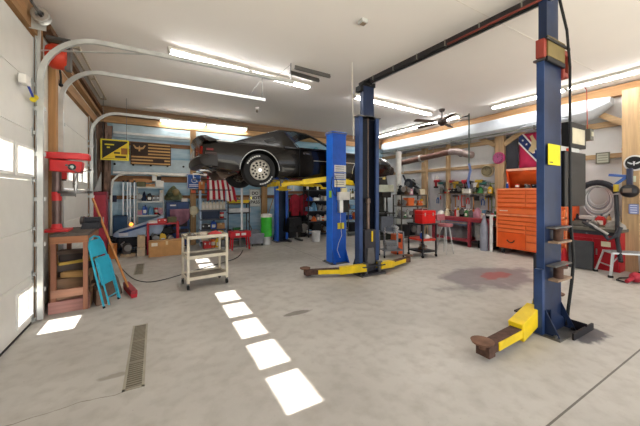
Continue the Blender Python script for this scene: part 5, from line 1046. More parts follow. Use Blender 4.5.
# pink banner with blue diagonal
yl = W(519, 150, X=XR-.1).y; yr = W(548, 150, X=XR-.1).y; zt = W(530, 133, X=XR-.1).z; zb = W(530, 169, X=XR-.1).z; w_ = yl-yr; h = zt-zb
t = thing('banner', 'crimson flag with a blue star diagonal and tan eagle above the orange tool chest', 'flag', (XR-.1, (yl+yr)/2, zb), RZ)
m = MB(mat('#C02C56', .8, 0, .12)); m.grid(lambda u, v: (-w_/2+w_*u, .012*math.sin(u*14+v*3), h*v), 14, 6); m.part('cloth', t, solid=.003)
m = MB(mat('#24356A', .8)); y_ = -.02
m.prism([(-w_/2, h), (-w_/2, h*.78), (w_*.38, 0), (w_/2, 0), (w_/2, h*.16), (-w_*.36, h)], y_-.002, y_, 'y'); m.part('blue_diagonal', t)
m = MB(mat('#E8E4E4', .8)); m.bar((-w_/2, y_-.001, h*.77), (w_*.37, y_-.001, 0), .004, .035); m.bar((-w_*.35, y_-.001, h), (w_/2, y_-.001, h*.17), .004, .035)
for i in range(6):
    f = .1+i*.15; cx = -w_*.43+w_*.87*f; cz = h*(.9-.82*f); pts = [(cx+(.035 if k % 2 == 0 else .015)*math.sin(k*PI/5), cz+(.035 if k % 2 == 0 else .015)*math.cos(k*PI/5)) for k in range(10)]; m.prism(pts, y_-.004, y_-.002, 'y')
m.part('white_edging', t)
m = MB(mat('#C9B48C', .7)); cx, cz = .02, h*.62; m.prism([(cx, cz-.2), (cx+.06, cz-.05), (cx+.2, cz+.02), (cx+.1, cz+.08), (cx+.02, cz+.2), (cx-.02, cz+.3), (cx-.08, cz+.26), (cx-.04, cz+.16), (cx-.05, cz+.02), (cx-.12, cz-.1)], y_-.008, y_-.004, 'y'); m.part('eagle', t)
m = MB(mat('#3A3C44', .6)); m.box(-w_/2-.32, -w_/2-.02, -.03, 0, -.05, h+.0); m.solo('dark_panel', 'dark grey narrow panel on the wall left of the crimson flag', 'panel', (XR-.09, (yl+yr)/2, zb), RZ)
# orange tool chest
CX0 = 7.78; yA, yB = 4.32, 2.84; OR2 = mat('#F07A42', .32, 0, .04); ORD_ = mat('#E85F28', .3, 0, .05)
t = thing('tool_chest', 'large orange rolling tool chest with its lid raised', 'tool chest', (8.12, (yA+yB)/2, 0), RZ); w_ = yA-yB; hw = w_/2; f_ = -.34
m = MB(ORD_); m.box(-hw, hw, f_+.02, .34, .14, 1.66); m.part('cabinet', t, bev=.008)
m = MB(mat('#2A2320')); m.box(-hw+.02, hw-.02, f_+.03, .32, 1.66, 1.672); m.part('tray', t)
m = MB(ORD_); m.add([(-hw, .30, 1.68), (hw, .30, 1.68), (hw, .22, 2.02), (hw, .16, 2.17), (-hw, .16, 2.17), (-hw, .22, 2.02)], [(0, 1, 2, 5), (5, 2, 3, 4)])
m.m(mat('#F6B49A', .35)).box(-hw, hw, .12, .17, 2.14, 2.19); m.m(ORD_)
for s_ in (-1, 1): m.prism([(.32, 1.68), (.2, 1.68), (.12, 2.14), (.2, 2.18)], s_*hw-.008, s_*hw+.008, 'x')
m.part('lid', t, solid=.012)
m = MB(mat('#F39A6C', .35)); m.box(-hw-.01, hw+.01, f_-.0, f_+.02, 1.63, 1.67); m.box(-hw-.01, hw+.01, f_, f_+.02, .98, 1.02); m.box(-hw-.01, -hw+.02, f_, f_+.02, .14, 1.67); m.box(hw-.02, hw+.01, f_, f_+.02, .14, 1.67); m.part('face_frame', t)
def drawer(x0, x1, z0, z1, cup=False):
    m = MB(OR2 if not cup else ORD_); m.box(x0+.006, x1-.006, f_-.012, f_+.02, z0+.006, z1-.006); d_ = m.part('drawer', t, bev=.003)
    m = MB(mat('#C84E1C', .35) if not cup else BLACK)
    if cup: m.tube(arc(((x0+x1)/2, f_-.03, (z0+z1)/2+.03), .09, PI*1.1, PI*1.9, 8, 'xz'), .012, 8)
    else: m.box(x0+.02, x1-.02, f_-.022, f_-.012, z1-.025, z1-.012)
    m.sub('handle', d_)
xs = -hw+.02; xm = -.10+.12-.12; xe = hw-.02
for z0, z1 in ((1.53, 1.62), (1.43, 1.53), (1.32, 1.43), (1.21, 1.32)): drawer(xs, -.05, z0, z1); drawer(-.05, xe-.30, z0, z1)
for z0, z1 in ((1.42, 1.62), (1.21, 1.42)): drawer(xe-.30, xe, z0, z1)
drawer(xs, xe, 1.03, 1.19)
for z0, z1 in ((.86, .97), (.76, .86)): drawer(xs, xe-.30, z0, z1); drawer(xe-.30, xe, z0, z1)
for z0, z1 in ((.66, .76), (.56, .66)): drawer(xs, -.05, z0, z1); drawer(-.05, xe-.3, z0, z1); drawer(xe-.30, xe, z0, z1)
drawer(xs, -.05, .17, .56, True); drawer(-.05, xe-.3, .38, .56); drawer(-.05, xe-.3, .17, .38); drawer(xe-.3, xe, .38, .56); drawer(xe-.3, xe, .17, .38)
for x in (-hw+.12, hw-.12):
    for y in (f_+.08, .26): m = MB(DSTEEL); m.box(x-.03, x+.03, y-.03, y+.03, .11, .14); m.m(RUBBER).cyl((x-.025, y, .06), (x+.025, y, .06), .06); m.part('caster', t)
m = MB(mat('#E8D8C8')); m.box(-hw+.08, -hw+.28, f_-.014, f_-.012, 1.09, 1.11); m.part('name_plate', t)
for i, (k, c_, w2, h2) in enumerate((('spray', 'blue', .06, .16), ('can', 'red', .09, .1), ('part', 'grey', .16, .1), ('case', 'black', .22, .1), ('can', 'orange', .08, .12))):
    put(k, c_, w2, h2, (8.05, yA-.12-i*.24, 1.674), RZ, '%s %s standing in the open top of the orange tool chest' % (c_, MK[k][1]), 'things in the open chest top')
# red workbench
wa = W(433, 220, X=7.85).y; wb = 4.50; WC = (wa+wb)/2; wl = wa-wb
t = thing('workbench', 'long dark red steel workbench under the tool board', 'workbench', (8.16, WC, 0), RZ); RB = mat('#9A3A44', .45, 0, .12); hl = wl/2
m = MB(mat('#A8484E', .45, 0, .15)); m.box(-hl, hl, -.36, .36, .80, .84); m.part('top', t, bev=.004)
m = MB(RB); m.box(-hl, hl, -.37, -.34, .72, .80); m.part('front_rail', t)
for x in (-hl+.04, .35*hl-.0, hl-.04):
    for y in (-.33, .32): m = MB(RB); m.box(x-.04, x+.04, y-.03, y+.03, 0, .80); m.part('leg', t)
m = MB(RB); m.box(-hl, .35*hl+.04, -.35, .34, .17, .20); m.part('shelf', t); m = MB(RB); m.box(-hl, .35*hl+.04, -.365, -.35, .14, .22); m.part('shelf_rail', t)
def onb(x, y=0): return (8.16+y, WC-x)
def bench(kind, col, w2, h2, x, y, lb, z=.842, g='things on the red workbench'): q = onb(x, y); put(kind, col, w2, h2, (q[0], q[1], z), RZ, lb, g)
random.seed(3)
BI = [('bag', 'white', .34, .12), ('bag', 'beige', .26, .16), ('part', 'grey', .2, .16), ('spray', 'red', .07, .24), ('can', 'white', .13, .16), ('part', 'black', .22, .26), ('jug', 'green', .15, .2), ('part', 'grey', .2, .22), ('bag', 'pink', .3, .24), ('box', 'white', .14, .12), ('part', 'black', .18, .22), ('can', 'red', .1, .14)]
row(BI, (8.0, wa-.05), (8.0, wb+.02), .842, 'the red workbench top', 'things on the red workbench', RZ)
row([('part', 'beige', .2, .2), ('box', 'dark brown', .2, .14), ('bottle', 'yellow', .08, .26), ('spray', 'blue', .07, .22), ('tote', 'white', .3, .16), ('bottle', 'orange', .08, .24), ('jug', 'red', .14, .24), ('part', 'grey', .2, .2), ('spray', 'green', .07, .22), ('can', 'silver', .1, .16)], (8.35, wa-.05), (8.35, wb+.02), .842, 'the back of the red workbench', 'things at the back of the red workbench', RZ)
# under the bench
q = onb(-.30*hl-.1, -.02); m = bagheap(.95, .5, .34, '#6E6A6C', 4); m.solo('tarp', 'grey folded cover heaped on the shelf under the red workbench', 'cover', (q[0], q[1], .202), RZ)
q = onb(-.35*hl, .12); m = MB(mat('#8FB0D4', .5)); m.box(-.4, .35, -.15, .15, 0, .16); m.m(WHITE).box(-.4, .35, -.152, -.15, .05, .1); m.solo('storage_box', 'pale blue flat box lying on the grey cover under the red workbench', 'box', (q[0]+.05, q[1], .55), RZ, bev=.01)
q = onb(.35*hl+.40, -.05); t = thing('steel_box', 'galvanised steel box with a dark side under the right end of the red workbench', 'box', (q[0], q[1], .22), RZ); m = MB(mat('#AFB2B4', .35, .6, .15)); m.box(-.26, .22, -.22, .22, 0, .42); m.part('body', t, bev=.006); m = MB(mat('#2A2A30')); m.box(.222, .235, -.2, .2, .01, .41); m.part('side_panel', t)
for x in (-.18, .14): m = MB(BLACK); m.box(x-.03, x+.03, -.18, .18, -.22, 0); m.part('leg', t)
for i, (px, c_, h2, lb) in enumerate(((488, '#8A8C98', .95, 'tall grey cylinder standing between the red workbench and the orange chest'), )):
    p = W(px, 250, Z=0); m = MB(mat(c_, .5)); m.lathe([(.10, 0), (.10, h2*.7), (.07, h2*.8), (.04, h2*.9), (.03, h2), (0, h2)], 20); m.solo('gas_cylinder', lb, 'cylinder', (7.72, 4.62, 0))
m = MB(mat('#E3E3E0', .4)); m.box(-.03, .03, -.02, .02, 0, .95); m.box(-.12, .12, -.02, .02, .95, .98); m.solo('white_upright', 'white upright board against the left side of the orange tool chest', 'board', (7.70, 4.42, 0), RZ)
# board of hanging tools
def tool(kind, c1, c2):
    m = MB(STEEL)
    if kind == 'wrench': m.box(-.011, .011, -.006, 0, -.26, -.03); m.lathe([(.012, -.004), (.026, -.004), (.026, .004), (.012, .004)], 12, c=(0, 0, -.02), ax='y'); m.prism([(-.03, -.30), (-.012, -.25), (.012, -.25), (.03, -.30), (.014, -.30), (.008, -.275), (-.008, -.275), (-.014, -.30)], -.007, 0, 'y')
    elif kind == 'hammer': m.m(wood('#B98248', 'z')).cyl((0, -.02, -.34), (0, -.02, -.02), .013, n=10); m.m(mat(c1, .4)).cyl((-.06, -.02, -.02), (.05, -.02, -.02), .02, n=12); m.cyl((.05, -.02, -.02), (.075, -.02, -.02), .012, n=12)
    elif kind == 'screwdriver': m.cyl((0, -.015, -.24), (0, -.015, -.09), .005, n=8); m.m(mat(c1, .35)).cyl((0, -.015, -.09), (0, -.015, 0), .015, .012, n=10)
    elif kind == 'pliers': m.prism([(-.012, 0), (.012, 0), (.02, -.06), (-.02, -.06)], -.012, 0, 'y'); m.m(mat(c1, .4)).tube([(-.01, -.006, -.06), (-.03, -.006, -.12), (-.025, -.006, -.2)], .01, 8); m.tube([(.01, -.006, -.06), (.03, -.006, -.12), (.025, -.006, -.2)], .01, 8)
    elif kind == 'square': m.box(-.02, .02, -.006, 0, -.30, 0); m.box(-.02, .16, -.006, 0, -.04, 0)
    elif kind == 'saw': m.prism([(-.06, -.10), (.06, -.10), (.02, -.42), (-.05, -.42)], -.004, -.001, 'y'); m.m(mat(c1, .5)).box(-.055, .055, -.02, .002, -.10, 0)
    elif kind == 'clamp': m.m(mat(c1, .4)).bar((0, -.01, -.36), (0, -.01, 0), .02, .012, (1, 0, 0)); m.bar((0, -.01, -.02), (.09, -.01, -.02), .018); m.bar((0, -.01, -.25), (.09, -.01, -.25), .018); m.m(DSTEEL).cyl((.08, -.01, -.33), (.08, -.01, -.2), .007, n=8)
    elif kind == 'drill': m.m(mat(c1, .4)).cyl((-.09, -.05, -.04), (.06, -.05, -.04), .035, n=14); m.box(-.07, -.03, -.07, -.03, -.17, -.05); m.m(BLACK).box(-.09, -.01, -.085, -.015, -.21, -.17); m.m(DSTEEL).cyl((.06, -.05, -.04), (.12, -.05, -.04), .018, .012, n=12)
    elif kind == 'grinder': m.m(mat(c1, .4)).cyl((-.1, -.05, -.05), (.06, -.05, -.05), .03, n=12); m.m(DSTEEL).cyl((.06, -.05, -.09), (.06, -.05, -.1), .06, n=18); m.cyl((.06, -.05, -.08), (.06, -.05, -.03), .03, n=12)
    elif kind == 'funnel': m.m(mat(c1, .4)).lathe([(.07, 0), (.02, -.1), (.012, -.18)], 18, c=(0, -.08, 0))
    m.m(DSTEEL).cyl((0, -.04, .005), (0, .03, .012), .004, n=6)
    return m
NM = {'square': 'steel square', 'grinder': 'angle grinder', 'saw': 'hand saw'}
protos = {}
def hang(kind, c1, cn, px, py, rowname, X=XR-.045, sc_=1.25, z=None):
    p = W(px, py, X=X); key = (kind, c1); nm = NM.get(kind, kind); lb = '%s %s, %s' % (cn, nm, rowname)
    if key not in protos:
        o = tool(kind, c1, None).solo(nm.replace(' ', '_'), lb, nm.split()[-1], (X, p.y, p.z), RZ, 'tools hanging on the tool board'); o.scale = (sc_,)*3; protos[key] = o
    else: o = protos[key].copy(); COL.objects.link(o); o.location = (X, p.y, p.z); o['label'] = lb
c5 = [('drill', '#A83038', 'red'), ('grinder', '#2A6A6A', 'teal'), ('drill', '#2A2A2E', 'black'), ('grinder', '#A83038', 'red'), ('drill', '#C9A43A', 'yellow'), ('grinder', '#6A6E50', 'olive'), ('drill', '#A83038', 'red'), ('drill', '#2A2A2E', 'black'), ('funnel', '#D8D8DC', 'white'), ('drill', '#C9A43A', 'yellow'), ('grinder', '#2A6A6A', 'teal'), ('clamp', '#7A8A5A', 'green')]
for i, (k, c_, cn) in enumerate(c5): hang(k, c_, cn, 439+i*4.7, 179.5+(i % 3)*1.6, '%s from the left in the upper row of the tool board' % ORD[i], sc_=1.4)
kinds = [('pliers', '#2B5FA8', 'blue'), ('screwdriver', '#C22A28', 'red'), ('wrench', '#B9B9B6', 'steel'), ('wrench', '#B9B9B6', 'steel'), ('pliers', '#2A2A2E', 'black'), ('wrench', '#B9B9B6', 'steel'), ('hammer', '#4A4A4E', 'dark headed'), ('screwdriver', '#C22A28', 'red'), ('clamp', '#D05030', 'orange'), ('square', '#C9C9C6', 'grey'), ('pliers', '#C22A28', 'red'), ('wrench', '#B9B9B6', 'steel'), ('hammer', '#4A4A4E', 'dark headed'), ('saw', '#2A2A2E', 'black handled'), ('wrench', '#B9B9B6', 'steel'), ('pliers', '#2B5FA8', 'blue'), ('screwdriver', '#E0B92A', 'yellow'), ('hammer', '#4A4A4E', 'dark headed'), ('clamp', '#7A8A5A', 'green'), ('wrench', '#B9B9B6', 'steel')]
for i, (k, c_, cn) in enumerate(kinds): hang(k, c_, cn, 438+i*3.0, 195.0+(i % 2)*.8, '%s from the left in the lower row of the tool board' % ORD[i], sc_=1.45, X=XR-.05)
m = MB(WHITE); p = W(437.5, 180, X=XR-.045); m.prism([(-.1, -.2), (.1, -.2), (.06, .1), (-.02, .16), (-.08, .0)], -.03, 0, 'y'); m.solo('white_shield', 'white curved plastic part hanging at the left end of the tool board', 'plastic part', (XR-.045, p.y, p.z), RZ, bev=.008)
p0 = W(440, 193, X=8.45); p1 = W(493, 193, X=8.45); m = MB(wood('#8E7A60', 'y')); m.box(8.36, 8.56, p1.y, p0.y, 1.52, 1.54); m.solo('wall_shelf', 'narrow wooden shelf across the middle of the tool board', 'shelf', (8.46, (p0.y+p1.y)/2, 1.52), world=True)
row([('part', 'grey', .16, .2), ('part', 'red', .15, .2), ('can', 'red', .1, .14), ('case', 'black', .2, .14), ('part', 'black', .16, .22), ('can', 'beige', .1, .14), ('part', 'olive', .16, .2), ('bag', 'green', .16, .16), ('part', 'silver', .14, .2), ('jug', 'yellow', .12, .2)], (8.44, p0.y), (8.44, p1.y), 1.54, 'the tool board shelf', 'things on the tool board shelf', RZ)
# ------------------------------------------------------------------ middle: carts and stool
t = thing('tool_cart', 'black rolling cart with a red toolbox, its middle shelf red', 'cart', (5.75, 5.0, 0), -.05); BK = mat('#2B2B2E', .5, .2)
for x in (-.22, .22):
    for y in (-.23, .23): m = MB(BK); m.box(x-.015, x+.015, y-.015, y+.015, .07, .80); m.part('post', t); m = MB(RUBBER); m.cyl((x-.012, y, .035), (x+.012, y, .035), .035); m.part('caster', t)
m = MB(BK); m.box(-.25, .25, -.26, .26, .78, .81); m.part('top', t); m = MB(mat('#C83A28', .4)); m.box(-.22, .22, -.24, .24, .40, .44); m.part('shelf', t, label='red middle shelf'); m = MB(BK); m.box(-.22, .22, -.24, .24, .12, .15); m.part('shelf', t)
m = toolcase(.44, .24, .36, '#D21F1E'); m.solo('toolbox', 'bright red toolbox on top of the black rolling cart', 'toolbox', (5.78, 4.93, .812), -.05, bev=.006)
m = MB(mat('#6A4A44', .6)); m.box(-.17, .17, -.05, .05, 0, .34); m.m(mat('#3A2A28')).box(-.08, .1, -.052, -.05, .08, .26); m.solo('wooden_case', 'brown upright case standing behind the red toolbox on the cart', 'case', (5.84, 5.16, .812), -.05, bev=.004)
m = bagheap(.22, .2, .09, '#D8D4D0', 8); m.solo('rag', 'white rag on the red middle shelf of the black cart', 'rag', (5.82, 4.95, .442)); m = bottle(.04, .17, '#2A52A8', '#E6E3DC'); m.solo('bottle', 'blue bottle on the red middle shelf of the black cart', 'bottle', (5.62, 4.9, .442))
put('part', 'dark brown', .22, .16, (5.75, 5.0, .152), 0, 'dark machine part on the bottom shelf of the black cart')
t = thing('utility_cart', 'grey steel frame cart with a silver hoop left of the black cart', 'cart', (4.98, 5.32, 0), -.35); GK = mat('#6E6E72', .45, .5)
for x in (-.2, .28):
    for y in (-.16, .16): m = MB(GK); m.box(x-.014, x+.014, y-.014, y+.014, .05, .62); m.part('post', t); m = MB(RUBBER); m.cyl((x-.01, y, .03), (x+.01, y, .03), .03); m.part('caster', t)
m = MB(GK); m.box(-.21, .29, -.17, .17, .60, .62); m.part('top', t); m = MB(GK); m.box(-.21, .29, -.17, .17, .16, .18); m.part('shelf', t)
m = MB(mat('#C9CBCF', .25, .8)); m.tube([(-.2, -.19, .30), (-.2, -.19, .74), (.1, -.19, .74), (.1, -.19, .30)], .014, 8, closed=True); m.part('hoop', t)
m = MB(mat('#4A4E58', .5)); m.box(-.22, .1, .0, .03, .62, .98); m.part('panel', t, bev=.005)
put('part', 'grey', .2, .16, (5.12, 5.28, .622), -.35, 'grey machine part on the grey frame cart'); put('tote', 'grey', .3, .18, (5.0, 5.32, .182), -.35, 'grey storage tote on the bottom shelf of the grey frame cart')
m = MB(mat('#D8602E', .4)); m.box(-.12, .12, -.1, .1, 0, .5); m.m(BLACK).box(-.05, .05, -.105, -.1, .3, .4); m.solo('gas_can', 'orange upright case on the floor between the two carts', 'case', (5.40, 5.50, 0), -.2, bev=.01)
p = W(447, 255, Z=0)
t = thing('shop_stool', 'shop stool with a dusty pink seat in front of the red workbench', 'stool', (6.42, 4.85, 0)); m = MB(mat('#A4666C', .6)); m.lathe([(0, .70), (.17, .70), (.185, .73), (.18, .77), (0, .78)], 24); m.part('seat', t)
for i in range(4): a_ = PI/4+i*PI/2; m = MB(STEEL); m.tube([(.1*math.cos(a_), .1*math.sin(a_), .7), (.2*math.cos(a_), .2*math.sin(a_), .01)], .012, 8); m.part('leg', t)
m = MB(STEEL); m.tube(arc((0, 0, .28), .155, 0, 2*PI*23/24, 23), .008, 6, closed=True); m.part('footring', t); m = MB(mat('#A4666C', .6)); m.box(-.15, .15, .12, .15, .84, 1.0); m.bar((0, .13, .72), (0, .14, .86), .03, .01); m.part('backrest', t, bev=.008)
# ------------------------------------------------------------------ far right-hand corner machines
p = W(398.5, 236, Z=0); t = thing('white_column', 'white round column standing behind the carts below the white hull', 'column', (7.45, W(398.5, 200, X=7.45).y, 0)); m = MB(mat('#C9C7C0', .5)); m.cyl((0, 0, 0), (0, 0, 3.0), .10, n=20); m.part('shaft', t); m = MB(mat('#B9B7B0')); m.box(-.14, .14, -.14, .14, 0, .04); m.part('base', t)
a = W(379, 200, Y=7.3); b_ = W(394, 200, Y=7.3)
t = thing('milling_machine', 'dark milling machine with a pale box under its head, behind the middle column', 'machine', ((a.x+b_.x)/2, 7.5, 0)); DG = mat('#3E4038', .5, .2, .25); w_ = b_.x-a.x
m = MB(DG); m.box(-.3, .3, -.25, .3, 0, .15); m.box(-.18, .18, -.05, .25, .15, 1.4); m.part('body', t, bev=.01)
m = MB(mat('#A9AD9A', .5)); m.box(-w_/2, w_/2, -.2, .2, 1.58, 1.82); m.part('cover_box', t, bev=.01)
m = MB(mat('#2E2C2A', .6, .2)); m.box(-.2, .2, -.2, .2, 1.4, 1.58); m.part('head', t, bev=.01); m = MB(mat('#2E2C2A', .6, .2)); m.box(-.25, .1, -.16, .2, 1.82, 2.25, .05, .05); m.m(mat('#C9B060')).box(-.12, .0, -.15, -.13, 2.0, 2.1); m.part('motor', t, bev=.01)
m = MB(DSTEEL); m.box(-.35, .3, -.3, -.02, .85, .9); m.part('table', t); m = MB(STEEL); m.cyl((.0, -.12, .95), (.0, -.12, 1.4), .04); m.part('spindle', t); m = MB(BLACK); m.tube(arc((-.1, -.34, .85), .1, 0, 2*PI*15/16, 15, 'xz'), .01, 6, closed=True); m.part('handwheel', t)
a = 6.55; b_ = 7.68
shelving('dark steel rack of machine parts left of the red workbench', a, b_, 6.48, 6.86, [.2, .78, 1.15, 1.50], mat('#4C4840', .5, .3), mat('#55504A', .5, .3))
P_ = 'of the parts rack'; bb = b_
row([('part', 'black', .26, .3), ('part', 'dark brown', .22, .26), ('part', 'black', .24, .22), ('box', 'beige', .2, .16)], (a, 6.66), (bb, 6.66), 1.50, 'the top '+P_, 'things on the dark parts rack')
row([('part', 'grey', .18, .2), ('tote', 'orange', .28, .2), ('part', 'beige', .18, .2), ('case', 'orange', .2, .16), ('can', 'yellow', .1, .18)], (a, 6.66), (bb, 6.66), 1.15, 'the third shelf '+P_, 'things on the dark parts rack')
row([('part', 'grey', .22, .24), ('part', 'silver', .2, .24), ('bag', 'black', .24, .2), ('part', 'beige', .2, .22)], (a, 6.66), (bb, 6.66), .78, 'the second shelf '+P_, 'things on the dark parts rack')
row([('tote', 'black', .4, .34), ('part', 'black', .3, .4), ('tote', 'grey', .36, .3)], (a, 6.66), (bb, 6.66), .2, 'the bottom shelf '+P_, 'things on the dark parts rack')
m = MB(mat('#3A3C44', .4, .3)); p = W(409, 184, X=8.2); m.cyl((0, -.1, 0), (0, .1, 0), .2, n=20); m.bar((.1, 0, -.05), (.55, 0, -.28), .1, .1); m.bar((-.2, 0, .1), (-.35, 0, .35), .05, .05); m.m(DSTEEL).cyl((0, -.13, 0), (0, -.1, 0), .09); m.m(STEEL).bar((.1, -.06, .18), (.5, -.06, -.05), .03)
p = W(410, 184, X=8.3); t_ = m.solo('leaf_blower', 'black and silver blower hanging below the brown duct', 'blower', (8.3, p.y, p.z), RZ); 
m = MB(mat('#A9D0D4', .5)); p = W(409, 170, Y=9.2); m.ball((0, 0, 0), (.2, .15, .16), 16); m.m(DSTEEL).cyl((0, 0, .15), (0, 0, .2), .03); m.solo('fuel_tank', 'pale blue round tank on the high wall shelf in the far right corner', 'tank', (p.x, 9.3, p.z+.0))
m = MB(wood('#B98448', 'x')); m.box(-.9, .9, -.2, .2, -.03, 0); m.solo('wall_shelf', 'wooden shelf high on the back wall near the right corner', 'shelf', (p.x, 9.35, p.z-.165))
row([('part', 'black', .24, .24), ('tote', 'white', .3, .2)], (p.x-.85, 9.3), (p.x-.25, 9.3), p.z-.165, 'the high shelf in the right corner', 'things on the high corner shelf')
# seen between the blue column and the middle column
a = W(346.5, 220, Y=8.6).x; b_ = W(360, 220, Y=8.6).x
shelving('narrow grey shelf stand seen between the bright blue and middle columns', a, b_+.25, 8.5, 8.85, [.15, .60, .98, 1.35], mat('#6A6A66', .5, .3), mat('#7A7A74', .5))
P_ = 'of the grey stand'; b2 = b_+.25
row([('bottle', 'beige', .09, .34), ('bottle', 'olive', .1, .36), ('bottle', 'white', .09, .32), ('part', 'grey', .16, .26)], (a, 8.66), (b2, 8.66), 1.35, 'the top '+P_, 'things on the narrow grey stand')
row([('jug', 'beige', .14, .26), ('bottle', 'pink', .09, .28), ('jug', 'silver', .15, .28)], (a, 8.66), (b2, 8.66), .98, 'the third shelf '+P_, 'things on the narrow grey stand')
row([('part', 'orange', .3, .26), ('part', 'red', .18, .22)], (a, 8.66), (b2, 8.66), .60, 'the second shelf '+P_, 'things on the narrow grey stand')
row([('tote', 'black', .28, .28), ('part', 'silver', .2, .26)], (a, 8.66), (b2, 8.66), .15, 'the bottom shelf '+P_, 'things on the narrow grey stand')
# ------------------------------------------------------------------ right foreground: red cabinet, step stool, board, hoses
t = thing('red_cabinet', 'red steel work cabinet by the right wall, tools and rags piled on top', 'cabinet', (8.12, 2.40, 0), RZ)
m = MB(mat('#B01F2A', .4, 0, .08)); m.box(-.39, .39, -.30, .28, .0, .78); m.part('body', t, bev=.01); m = MB(mat('#6E6A60', .6, .2)); m.box(-.42, .44, -.38, .29, .78, .84); m.part('top', t, bev=.004)
m = MB(mat('#A51B26', .4)); m.box(-.37, -.01, -.315, -.30, .06, .62); d_ = m.part('door', t); m = MB(STEEL); m.box(-.06, -.04, -.33, -.315, .3, .42); m.sub('handle', d_); m = MB(mat('#A51B26', .4)); m.box(.01, .37, -.315, -.30, .06, .62); d_ = m.part('door', t); m = MB(STEEL); m.box(.04, .06, -.33, -.315, .3, .42); m.sub('handle', d_)
m = MB(mat('#D8D0B0')); m.box(.12, .26, -.322, -.316, .48, .58); m.part('label_plate', t)
m = MB(mat('#3A3A40', .5)); m.box(-.4, .4, -.34, -.30, .70, .78); m.part('drawer', t)
m = MB(mat('#C8262C', .6)); m.lathe([(.13, 0), (.13, .02), (.10, .03), (.025, .36), (0, .37)], 20); m.solo('safety_cone', 'red cone shape leaning on the front of the red cabinet', 'cone', (7.66, 2.83, 0))
g = 'clutter on the right red cabinet'
def onr(mb, name, lb, cat, x, y, rz=0, z=.842): mb.solo(name, lb, cat, (8.12+y, 2.40-x, z), RZ+rz, g)
onr(bagheap(.34, .26, .12, '#5A5650', 11), 'shop_rag', 'dark rag heap at the left end of the right red cabinet', 'rag', -.3, -.15)
onr(lump(.2, .16, '#8A847C'), 'machine_part', 'grey machine part in the middle of the right red cabinet top', 'machine part', -.02, -.2)
onr(bagheap(.3, .22, .14, '#9A948C', 12), 'shop_rag', 'light grey rag at the right end of the right red cabinet', 'rag', .3, -.2)
m = MB(wood('#8C7A64', 'x')); m.box(-.3, .3, -.05, .05, 0, .03); onr(m, 'timber_offcut', 'flat board lying across the back of the right red cabinet', 'board', .1, .08, .15)
m = toolcase(.3, .2, .16, '#2B2D34'); onr(m, 'tool_case', 'black tool case on the back left of the right red cabinet', 'case', -.3, .15)
m = MB(mat('#34363C', .6, 0, .2)); m.tube([(-.2, 0, .1), (-.05, -.08, .02), (.1, -.05, -.06), (.2, -.08, -.2), (.3, -.03, -.12), (.35, 0, .05)], .035, 10); m.m(mat('#A8A4A0')).tube([(-.1, -.02, .08), (.05, -.1, .0), (.2, -.1, -.1)], .025, 8); m.solo('welding_cable', 'thick dark cable draped over the front of the right red cabinet', 'cable', (7.62, 2.30, .86), RZ)
# black leaning board
a = W(575, 268, Z=0); b_ = W(592, 272, Z=0)
t = thing('leaning_panel', 'black padded panel leaning against the left side of the right red cabinet', 'panel', (7.54, 2.52, 0), RZ+.25); m = MB(mat('#3A3B3E', .6)); m.at(0, 0, 0, rx=-.18); m.box(-.19, .19, -.03, .03, 0.01, .58); m.part('face', t, bev=.012); m = MB(BLACK); m.at(0, 0, 0, rx=-.18); m.box(.19, .2, -.03, .03, .02, .57); m.part('edge', t)
# step stool
a = W(594.5, 269.5, Z=0); SX, SY = 7.65, 1.885
t = thing('step_stool', 'silver aluminium step stool in front of the right red cabinet', 'stool', (SX, SY, 0), math.radians(-47.4)); AL = mat('#C4C6C8', .35, .5)
m = MB(AL); m.box(-.28, .28, -.16, .16, .42, .45); 
for i in range(5): m.m(mat('#8E9092', .6)).box(-.26, .26, -.13+i*.06, -.11+i*.06, .45, .453)
m.part('platform', t, bev=.004)
for s_ in (-1, 1):
    for q in (-1, 1): m = MB(AL); m.bar((s_*.27, q*.14, .43), (s_*.35, q*.23, .02), .04, .022); m.part('leg', t); m = MB(RUBBER); m.box(s_*.35-.03, s_*.35+.03, q*.23-.025, q*.23+.025, 0, .04); m.part('foot', t)
    m = MB(AL); m.bar((s_*.315, -.19, .2), (s_*.315, .19, .2), .03, .015); m.part('brace', t); m = MB(AL); m.bar((s_*.31, -.17, .24), (s_*.15, -.14, .42), .02, .012); m.part('brace', t)
# coiled silver hose on wall hook, with dark hood shape above
p = W(598.5, 196, X=8.35); t = thing('hose_coil', 'silver grey hose hanging in wide coils above the right red cabinet', 'hose', (8.35, p.y, p.z), RZ)
for i in range(5):
    r = .20+.028*i; m = MB(mat(('#C9CCD0', '#8E9196', '#D8DADC', '#9EA2A8', '#C2C5C8')[i], .35, .3)); m.tube([(r*.82*math.sin(a_)+.004*i, -.02*i, r*1.05*math.cos(a_)-.03*i) for a_ in [2*PI*k/36 for k in range(36)]], .017, 8, closed=True); m.part('coil', t)
m = MB(mat('#2A2C33', .5)); m.tube([(r_*math.cos(a_)*1.0, -.08, .02+r_*math.sin(a_)*.9) for r_, a_ in [(.30, PI*(.95-.9*k/10)) for k in range(11)]], [.05, .06, .06, .06, .06, .06, .06, .06, .06, .055, .05], 10); m.part('padded_band', t); m = MB(DSTEEL); m.box(-.03, .03, -.05, .22, .18, .22); m.part('hook', t)
m = MB(mat('#33353C', .5, 0, .2)); m.box(-.38, -.24, -.16, -.02, .02, .16); m.solo('headset', 'dark boxy hood at the left of the hose coils', 'hood', (8.35, p.y, p.z), RZ, bev=.02)
p = W(630, 191, X=8.0); t = thing('welding_helmet', 'black round welding helmet hanging on the large wooden post', 'helmet', (7.97, p.y, p.z), RZ); m = MB(mat('#1B1B20', .35)); m.ball((0, 0, 0), (.14, .13, .13), 18); m.part('shell', t); m = MB(mat('#6E6258', .2)); m.box(-.06, .06, -.135, -.11, -.03, .05); m.part('lens', t)
